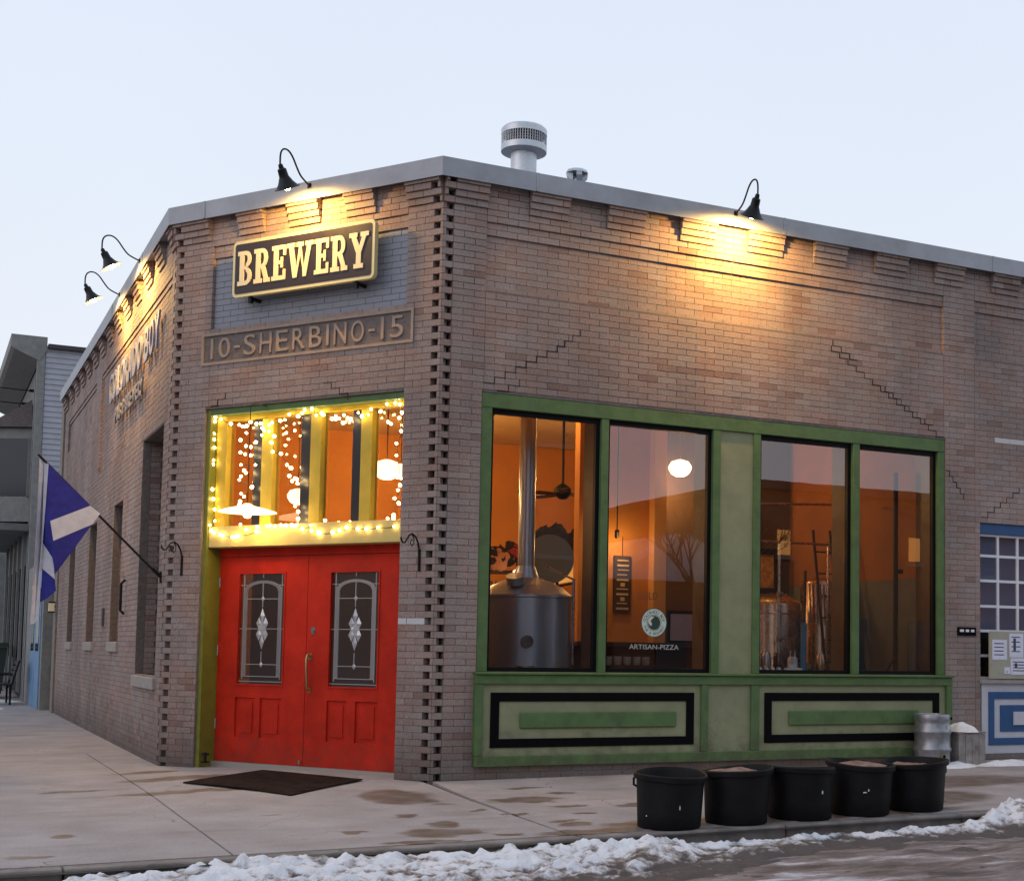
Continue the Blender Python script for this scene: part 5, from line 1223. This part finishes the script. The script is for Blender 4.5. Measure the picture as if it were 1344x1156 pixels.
# fermenter tanks in right windows
cop = mat('warm reflecting steel', (.55,.40,.30), .25, 1.0, var=.12, vscale=8)
t = empty('hidden_fill_lamp', (5.3, 2.6, 4.8), 'added fill lamp out of view above the right hand panes', 'lamp'); mb = MB(); mb.lathe([(.12,4.78),(.14,4.7),(.10,4.64),(0,4.62)], (5.3,2.6,0), 16); mb.build('lamp_glass', globem, t, smooth=True); point('fill_light', (5.3,2.6,4.5), 20, parent=t)  # added lamp above the view, brightens the room behind the right panes
t = empty('hidden_fill_lamp', (2.4, 3.4, 4.8), 'added fill lamp out of view above the kettle and badge panes', 'lamp'); mb = MB(); mb.lathe([(.12,4.78),(.14,4.7),(.10,4.64),(0,4.62)], (2.4,3.4,0), 16); mb.build('lamp_glass', globem, t, smooth=True); point('fill_light', (2.4,3.4,4.5), 45, parent=t)  # second added lamp above the view, brightens the kettle and badge panes
t1 = empty('fermenter_tank', (5.3, 2.2, .1), 'squat steel tank with warm reflections behind the third window pane', 'tank', 'steel tanks behind the right panes')
mb = MB(); mb.lathe([(.40,.1),(.40,1.98),(.385,2.02),(.37,2.03),(.2,2.12),(0,2.14)], (5.28,2.1,0), 40); mb.build('shell', cop, t1, smooth=True)
mb = MB(); mb.lathe([(.405,1.86),(.405,1.875)], (5.28,2.1,0), 40); mb.lathe([(.405,1.3),(.405,1.31)], (5.28,2.1,0), 40); mb.build('band', steel, t1, smooth=True)
t2 = empty('fermenter_tank', (6.1, 2.6, .1), 'narrower steel tank hung with hoses right of the squat tank', 'tank', 'steel tanks behind the right panes')
mb = MB(); mb.lathe([(.27,.1),(.27,2.25),(.25,2.32),(.1,2.38),(0,2.39)], (6.2,2.3,0), 32); mb.build('shell', cop, t2, smooth=True)
hs = mat('red hose', (.22,.05,.05), .6); hs2 = mat('grey hose', (.25,.22,.25), .6)
for k in range(7):
    x_ = 5.78+k*.055; mb = MB(); mb.tube([(x_,1.95,2.28),(x_+.01,1.93,1.75+.06*rnd())], .012, 6); mb.build('hose', hs if k % 2 else hs2, t2)
# stick with blue handle
simple('broom', 'broom with a bright blue lower handle leaning in the third pane', 'broom', mat('blue plastic', (.03,.16,.32), .5), lambda mb: mb.tube([(4.70,.50,1.15),(4.80,.62,1.72)], .035, 10))
simple('broom_pole', 'dark upper pole rising from the blue broom handle', 'pole', iron, lambda mb: mb.tube([(4.80,.62,1.72),(4.90,.75,2.35)], .016, 8))
# pipework, valves, bottles and other brewing clutter
pp_ = empty('pipe_rack', (4.9, 1.6, .1), 'steel pipes and valves running between the tanks behind the third pane', 'pipes')
for k, pts in enumerate(([(4.45,1.5,2.75),(5.9,1.5,2.75)],[(5.05,1.55,2.75),(5.05,1.55,1.2)],[(5.75,1.5,2.75),(5.75,1.5,1.4),(5.95,1.55,1.3)],[(4.6,1.6,2.75),(4.6,1.6,2.2),(4.75,1.7,2.1)],[(4.3,1.6,3.2),(6.3,1.6,3.3)])):
    mb = MB(); mb.tube(pts, .016+.004*(k % 2), 8); mb.build('pipe', steel if k % 2 else cop, pp_, smooth=True)
for p_ in ((5.05,1.53,2.1),(5.75,1.48,1.9),(4.6,1.58,2.45),(5.05,1.53,1.55)):
    mb = MB(); mb.box(p_[0]-.03,p_[0]+.03,p_[1]-.03,p_[1]+.03,p_[2]-.03,p_[2]+.03); mb.tube([(p_[0],p_[1]-.03,p_[2]),(p_[0],p_[1]-.09,p_[2])], .008, 6); mb.tube([(p_[0]-.06,p_[1]-.09,p_[2]),(p_[0]+.06,p_[1]-.09,p_[2])], .009, 6); mb.build('valve', steel, pp_)
lad = empty('step_ladder', (6.25, 1.8, .1), 'dark ladder leaning behind the rightmost pane', 'ladder')
for x_ in (5.85, 6.12): mb = MB(); mb.tube([(x_,1.5,.1),(x_+.15,2.2,3.0)], .018, 6); mb.build('rail', iron, lad)
for k in range(9): t_ = (k+1)/10; mb = MB(); mb.tube([(5.85+.15*t_,1.5+.7*t_,.1+2.9*t_),(6.12+.15*t_,1.5+.7*t_,.1+2.9*t_)], .012, 6); mb.build('rung', iron, lad)
btl = [mat('green bottle glass', (.02,.06,.02), .1, spec=.8), mat('brown bottle glass', (.10,.035,.01), .1, spec=.8)]
for k in range(6):
    x_ = 4.45+k*.20+.04*rnd(); h_ = random.uniform(.1,.24)
    mb = MB(); mb.lathe([(0,0),(.06,0),(.065,.02),(.06,h_*.8),(.045,h_),(0,h_)], (x_,.95,1.14), 12); ob = mb.build('canister', [steel, btl[1], white, btl[0], cop, steel][k], smooth=True, loc=(x_,.95,1.14)); tag(ob, ('small steel canister left of the blue broom', 'brown jar on the inner shelf', 'white canister on the inner shelf', 'dark green jar on the inner shelf', 'copper coloured canister on the inner shelf', 'small steel canister at the right of the inner shelf')[k], 'container', 'containers on the inner shelf')
mb = MB(); mb.box(4.3,6.3,.85,1.06,1.10,1.139); tag(mb.build('inner_shelf', dkwood), 'dark low shelf inside the right hand panes carrying jars', 'shelf')
mb = MB(); mb.lathe([(.10,1.15),(.105,1.15),(.105,1.19),(0,1.19)], (kx_-.2,ky_-.50,.0), 16); mb.tube([(kx_-.2,ky_-.52,1.45),(kx_-.2,ky_-.56,1.45)], .07, 20); mb.build('gauge', steel, kt, smooth=True)
mb = MB(); mb.tube([(kx_+.42,ky_-.38,1.2),(kx_+.42,ky_-.38,2.15),(kx_+.2,ky_-.1,2.3)], .018, 8); mb.build('side_pipe', steel, kt, smooth=True)
mb = MB(); mb.tube([(kx_-.25,ky_-.30,2.09),(kx_-.27,ky_-.33,2.17)], .10, 20); mb.build('hatch', ksteel, kt, smooth=True)
# drape / umbrella, pole, frame, poster
simple('closed_umbrella', 'dark closed patio umbrella standing behind the rightmost pane', 'umbrella', mat('dark green canvas', (.015,.02,.017), .9), lambda mb: mb.lathe([(.02,2.25),(.06,2.1),(.10,1.8),(.17,1.3),(.20,1.14),(.0,1.14)], (5.62,.85,0), 12))
simple('tall_stand_pole', 'tall dark vertical pole near the right end of the shop window', 'pole', iron, lambda mb: (mb.tube([(6.12,.6,1.13),(6.12,.6,3.6)], .03, 10), mb.tube([(6.12,.6,1.35),(5.98,.62,1.14)], .018, 8), mb.box(6.10,6.22,.58,.62,2.36,2.41)))
pf = empty('wall_picture', (6.2, 3.0, 2.2), 'black framed picture seen behind the rightmost pane', 'picture', None)
mb = MB()
for bx_ in ((5.55,6.25,3.4,3.44,2.75,2.83),(5.55,6.25,3.4,3.44,2.22,2.28),(5.55,5.62,3.4,3.44,2.28,2.75),(6.18,6.25,3.4,3.44,2.28,2.75)): mb.box(*bx_)
mb.build('frame', black, pf); mb = MB(); mb.box(5.62,6.18,3.42,3.44,2.28,2.75); mb.build('print', mat('orange print', (.5,.25,.08), .7, var=.6, vscale=9), pf)
# sill clutter
gl_ = mat('clear bottle glass', (.45,.48,.52), .1, .6)
sil = ['leftmost', 'second', 'third', 'fourth']
for k in range(4):
    x_ = 4.02+k*.085; mb = MB(); mb.lathe([(0,0),(.028,0),(.034,.03),(.03,.06),(.018,.075),(.0,.075)], (x_,.36,1.133), 12)
    o_ = mb.build('glass_jar', gl_, smooth=True, loc=(x_,.36,1.133)); tag(o_, 'small glass jar on the window sill, %s of four in the third pane' % sil[k], 'jar', 'glass jars on the window sill')
sm = empty('ship_model', (4.5, .35, 1.133), 'small white model ship on the sill of the third pane', 'model ship')
mb = MB(); mb.prism([(4.33,.33,1.145),(4.60,.33,1.145),(4.64,.33,1.17),(4.31,.33,1.17)], (0,.05,0)); mb.build('hull', white, sm)
mb = MB(); mb.box(4.42,4.50,.335,.375,1.17,1.24); mb.box(4.36,4.41,.335,.375,1.17,1.2); mb.box(4.53,4.58,.335,.375,1.17,1.2); mb.build('cabin', white, sm)
for x_ in (4.43, 4.49): mb = MB(); mb.tube([(x_,.355,1.24),(x_,.355,1.40)], .004, 5); mb.build('mast', white, sm)
simple('plastic_bag', 'crumpled clear plastic bag at the left foot of the third pane', 'bag', mat('cloudy plastic', (.25,.28,.32), .3), lambda mb: mb.lathe([(0,0),(.07,0),(.09,.08),(.07,.2),(.03,.28),(0,.29)], (3.88,.36,1.133), 11))

# ------------------------------------------------------------------ neighbouring wooden house (left)
hx, hy = -2.24, 22.0
hs_ = empty('wooden_house', (hx+3, hy+6, 0), 'old two storey grey house with pale clapboard side and heavy cornice behind the flag', 'house')
clap = mat('pale clapboard paint', (.36,.37,.42), .7, var=.10, vscale=3); hgrey = mat('grey house paint', (.15,.155,.15), .75, var=.25, vscale=2.5); htrim = mat('grey trim', (.20,.205,.20), .7, var=.2)
mb = MB(); mb.box(hx+.05, hx+7, hy+.02, hy+9.4, 0, 8.25); mb.build('house_wall', hgrey, hs_)
k = 0; z_ = .0
while z_ < 8.2:
    mb = MB(); mb.prism([(hx+.16, hy+.018, z_), (hx+.16, hy-.022, z_), (hx+.16, hy-.002, z_+.128), (hx+.16, hy+.018, z_+.128)], (6.7,0,0)); mb.build('siding_board', clap, hs_); z_ += .128
mb = MB(); mb.box(hx-.02, hx+.15, hy-.04, hy+.18, 0, 8.2); mb.build('corner_board', htrim, hs_)
mb = MB(); mb.box(hx-.02, hx+.10, hy+.45, hy+.65, 0, 7.6); mb.build('corner_board', htrim, hs_)
mb = MB(); mb.box(hx-.02, hx+.10, hy+5.2, hy+5.5, 0, 7.6); mb.build('corner_board', htrim, hs_)
mb = MB(); mb.box(hx+.2, hx+7.1, hy-.12, hy+9.4, 8.26, 8.36); mb.build('roof', mat('dark roof edge', (.05,.05,.055), .8), hs_)
mb = MB(); mb.prism([(hx+.02,hy-.06,7.95),(hx-.52,hy-.06,8.18),(hx-.60,hy-.06,8.24),(hx-.60,hy-.06,8.52),(hx+.18,hy-.06,8.52),(hx+.18,hy-.06,8.22)], (0,9.6,0)); mb.build('cornice', htrim, hs_)
for i in range(0): mb = MB(); y_ = hy+1.0+i*2.3; mb.prism([(hx+.0,y_,7.55),(hx-.08,y_,7.58),(hx-.28,y_,8.1),(hx+.0,y_,8.0)], (0,.22,0)); mb.build('cornice_bracket', htrim, hs_)
# upstairs bay window
by0, by1 = hy+1.0, hy+4.2
mb = MB(); mb.prism([(hx,by0,4.25),(hx-.9,by0+.5,4.25),(hx-.9,by1-.5,4.25),(hx,by1,4.25)], (0,0,.6)); bay = mb.build('bay_window', htrim, hs_)
mb = MB(); mb.prism([(hx,by0,6.25),(hx-.9,by0+.5,6.25),(hx-.9,by1-.5,6.25),(hx,by1,6.25)], (0,0,.25)); mb.build('head', htrim, bay)
cs_ = [(hx,by0),(hx-.9,by0+.5),(hx-.9,by1-.5),(hx,by1)]
for (a, b_) in cs_: mb = MB(); mb.box(a-.07, a+.07, b_-.07, b_+.07, 4.85, 6.25); mb.build('bay_post', htrim, bay)
for p_, q_ in zip(cs_, cs_[1:]):
    v_ = Vector((q_[0]-p_[0], q_[1]-p_[1], 0)); n_ = Vector((v_.y, -v_.x, 0)).normalized()*.02; mb = MB(); a = Vector((p_[0], p_[1], 4.85)); mb.prism([a+v_*.05, a+v_*.95, a+v_*.95+Vector((0,0,1.4)), a+v_*.05+Vector((0,0,1.4))], n_); mb.build('pane', mat('dark far glass', (.03,.035,.045), .1), bay)
mb = MB(); mb.add([(hx-.0,by0-.15,6.51),(hx-1.05,by0+.4,6.51),(hx-1.05,by1-.4,6.51),(hx-.0,by1+.15,6.51),(hx-.0,by0+.4,7.25),(hx-.0,by1-.4,7.25)], [(0,1,4),(1,2,5,4),(2,3,5),(0,3,2,1),(0,4,5,3)]); mb.build('bay_roof', mat('brown shingles', (.09,.075,.075), .9, var=.3, vscale=14), bay)
# ground-floor shop front, flat dark sheet painted as its shaded recess
mb = MB(); mb.box(hx-.005, hx+.045, hy+.7, hy+9.2, .1, 3.95); mb.build('shop_front', mat('shopfront recess shade', (.03,.03,.032), .7, var=.5, vscale=2), hs_)
mb = MB(); mb.box(hx-.7, hx+.02, hy+.3, hy+9.3, 3.98, 4.14); mb.build('shop_awning', hgrey, hs_)
for i in range(5):
    y_ = hy+1.1+i*1.65; mb = MB(); mb.box(hx-.03, hx+.04, y_, y_+1.2, 1.0, 3.2); wv = mb.build('window', MATS['dark far glass'], hs_)
    mb = MB(); mb.box(hx-.10, hx-.035, y_-.16, y_-.04, .2, 3.97); mb.build('post', htrim, wv)
blu = mat('pale blue door paint', (.10,.24,.42), .5, var=.2, vscale=2)
for (a, b_) in ((17.75, 19.0), (19.05, 20.3)):
    mb = MB(); mb.box(hx-.02, hx+.06, a, b_, .02, 2.85); d_ = mb.build('door', blu, hs_)
    mb = MB(); mb.box(hx-.03, hx-.019, a+.25, b_-.25, 1.2, 2.5); mb.build('glass', MATS['dark far glass'], d_)
mb = MB(); mb.box(hx+.0, hx+1.9, 17.4, 21.9, 0, 3.05); mb.build('porch_wall', htrim, hs_)
# pieces nearby
bn = empty('dumpster', (-3.0, 24.8, .02), 'dark green waste bin in front of the grey house', 'bin')
dg = mat('dark green plastic', (.012,.028,.022), .5)
mb = MB(); mb.prism([(-3.5,24.2,.12),(-2.6,24.2,.12),(-2.5,24.2,1.25),(-3.6,24.2,1.25)], (0,1.0,0)); mb.build('body', dg, bn)
mb = MB(); mb.prism([(-3.65,24.1,1.26),(-2.45,24.1,1.26),(-2.5,24.1,1.36),(-3.6,24.1,1.36)], (0,1.2,0)); mb.build('lid', dg, bn)
for x_ in (-3.3,-2.8): mb = MB(); mb.tube([(x_,24.25,.13),(x_+.05,24.25,.13)], .1, 12); mb.build('wheel', iron, bn)
be = empty('bench', (-2.75, 20.6, .02), 'dark slatted bench on the pavement by the blue doors', 'bench')
for k in range(4): mb = MB(); mb.box(-3.05+k*.11, -2.96+k*.11, 19.9, 21.3, .44, .47); mb.build('seat_slat', iron, be)
for k in range(4): mb = MB(); mb.box(-2.60+k*.03, -2.58+k*.03, 19.9, 21.3, .55+k*.11, .63+k*.11); mb.build('back_slat', iron, be)
for y_ in (19.95, 21.2):
    for x_ in (-3.02, -2.64): mb = MB(); mb.tube([(x_,y_,.02),(x_,y_,.45)], .025, 6); mb.build('leg', iron, be)
    mb = MB(); mb.tube([(-2.62,y_,.45),(-2.48,y_,.98)], .022, 6); mb.build('back_post', iron, be)
    mb = MB(); mb.tube([(-3.04,y_,.45),(-3.04,y_,.66),(-2.60,y_,.68)], .02, 6); mb.build('arm_rest', iron, be)
snow_patch(-3.1, 21.9, .7, .8, .06, 'patch of snow lying around the bench', zg, 17)
snow_patch(-3.3, 18.3, .5, .5, .05, 'thin snow patch on the far pavement before the bench', zg, 19)
ln = empty('wall_lantern', (-2.2, 16.7, 2.2), 'small wall lantern on the brown post below the flag', 'lantern')
lx_ = C2.x-.1; ly_ = C2.y+LLEN+.15
mb = MB(); mb.box(lx_-.05,lx_+.05,ly_-.05,ly_+.05,1.98,2.14); mb.build('glass', mat('lantern glass', (.4,.38,.25), .3, emit=(1,.8,.5), estr=.15), ln)
mb = MB(); mb.box(lx_-.06,lx_+.06,ly_-.06,ly_+.06,2.14,2.17); mb.box(lx_-.06,lx_+.06,ly_-.06,ly_+.06,1.955,1.98); mb.box(lx_+.05,lx_+.11,ly_-.02,ly_+.02,2.05,2.1); mb.build('cage', iron, ln)
uw = empty('utility_wires', (hx, hy+3, 6.5), 'thin dark wires running left from the grey house wall', 'wires')
for (y_, z_) in ((hy+.7, 7.35), (hy+3.4, 7.45), (hy+6, 7.4), (hy+8.5, 7.4)):
    mb = MB(); mb.tube([(hx+.1,y_,z_),(hx-.3,y_,z_),(hx-14,y_-1,z_+.3)], .014, 5); mb.build('wire', iron, uw)
    mb = MB(); mb.tube([(hx+.05,y_,z_),(hx-.12,y_,z_)], .035, 8); mb.build('wire_anchor', iron, uw)
nh = empty('distant_house', (-3.5, 42, 0), 'grey gabled house farther down the street at the left edge', 'house')
mb = MB(); mb.box(-4.0, 3, 40, 50, 0, 7.4); mb.build('wall', hgrey, nh); mb = MB(); mb.box(-4.6, 3, 39.7, 50, 7.4, 8.3); mb.build('cornice', htrim, nh)
for i in range(2): mb = MB(); mb.box(-3.9+.0, -2.9, 39.96, 40.02, 1+3*i, 2.7+3*i); mb.build('window', MATS['dark far glass'], nh)

# ------------------------------------------------------------------ across the street (seen only as reflections)
def house(x0, x1, y0, y1, h, mt, label, gable=False, lit=()):
    t = empty('street_building', ((x0+x1)/2, y1, -.3), label, 'building', None)
    mb = MB(); mb.box(x0, x1, y0, y1, -.3, h); mb.build('wall', mt, t)
    mb = MB()
    if gable:
        mb.prism([(x0-.3,y1+.3,h),(x1+.3,y1+.3,h),((x0+x1)/2,y1+.3,h+(x1-x0)*.33)], (0,y0-y1-.6,0)); mb.build('roof', mat('snowy roof', (.55,.57,.62), .9, var=.3, vscale=1.2), t)
    else: mb.box(x0-.15, x1+.15, y0-.1, y1+.2, h, h+.25); mb.build('roof', mat('dark parapet', (.06,.05,.05), .8), t)
    n_ = max(1, int((x1-x0)/2.4))
    for i in range(n_):
        for f_ in range(max(1, int(h/3.1))):
            a = x0+(i+.3)*(x1-x0)/n_; m2 = MATS['dark far glass']
            if (i, f_) in lit: m2 = mat('lit window', (.6,.3,.1), .5, emit=(1,.42,.10), estr=1.3)
            lw = .45 if (i, f_) in lit else 1.0; mb = MB(); mb.box(a, a+lw, y1+.01, y1+.05, (.9+3.1*f_) if lw > .5 else 4.35, (2.5+3.1*f_) if lw > .5 else 5.1); wv = mb.build('window', m2, t)
            mb = MB(); mb.box(a-.08, a+lw+.08, y1+.01, y1+.09, .78+3.1*f_ if lw > .5 else 4.2, .9+3.1*f_ if lw > .5 else 4.3); mb.build('sill', htrim, wv)
hb = mat('brown street brick', (.16,.07,.045), .9, var=.25, vscale=4); ht = mat('tan stucco', (.20,.10,.055), .9, var=.1)
house(2.0, 12.4, -34, -22, 12.5, mat('dark shopfront brick', (.05,.03,.025), .9, var=.3), 'tall dark brick building across the street')
house(13.0, 17.4, -31, -22, 3.4, hb, 'low gabled brown house with a snowy roof across the street', True)
house(17.7, 30, -34, -22, 6.3, ht, 'long flat roofed tan building across the street with lit windows', False, ((0,1),(1,1),(2,1)))
house(-16, -6, -34, -24, 3.4, hb, 'brown brick building across the street on the far left')
house(-34, -20, -6, 6, 7.5, ht, 'tan building across the side street, left of the corner')
house(-34, -20, 8, 22, 6.0, hb, 'brown building across the side street beyond the tan one')
# bare tree across the street
tr = empty('bare_tree', (14.6, -19.5, -.3), 'bare winter tree across the street seen in the glass', 'tree')
tb = MB()
def branch(p, d, l, r_, lv):
    q_ = p+d*l; tb.tube([p, (p+q_)/2+Vector((random.uniform(-.04,.04)*l,)*3), q_], r_, 6, True, r_*.65)
    if lv == 0: return
    for k in range(3 if lv > 1 else 4):
        nd = (d+Vector((random.uniform(-.7,.7), random.uniform(-.7,.7), random.uniform(-.1,.5)))).normalized(); branch(q_, nd, l*random.uniform(.6,.8), r_*.6, lv-1)
branch(Vector((14.6,-19.5,-.3)), Vector((0,0,1)), 2.0, .10, 5)
tb.build('trunk', mat('tree bark', (.05,.04,.035), .9), tr)
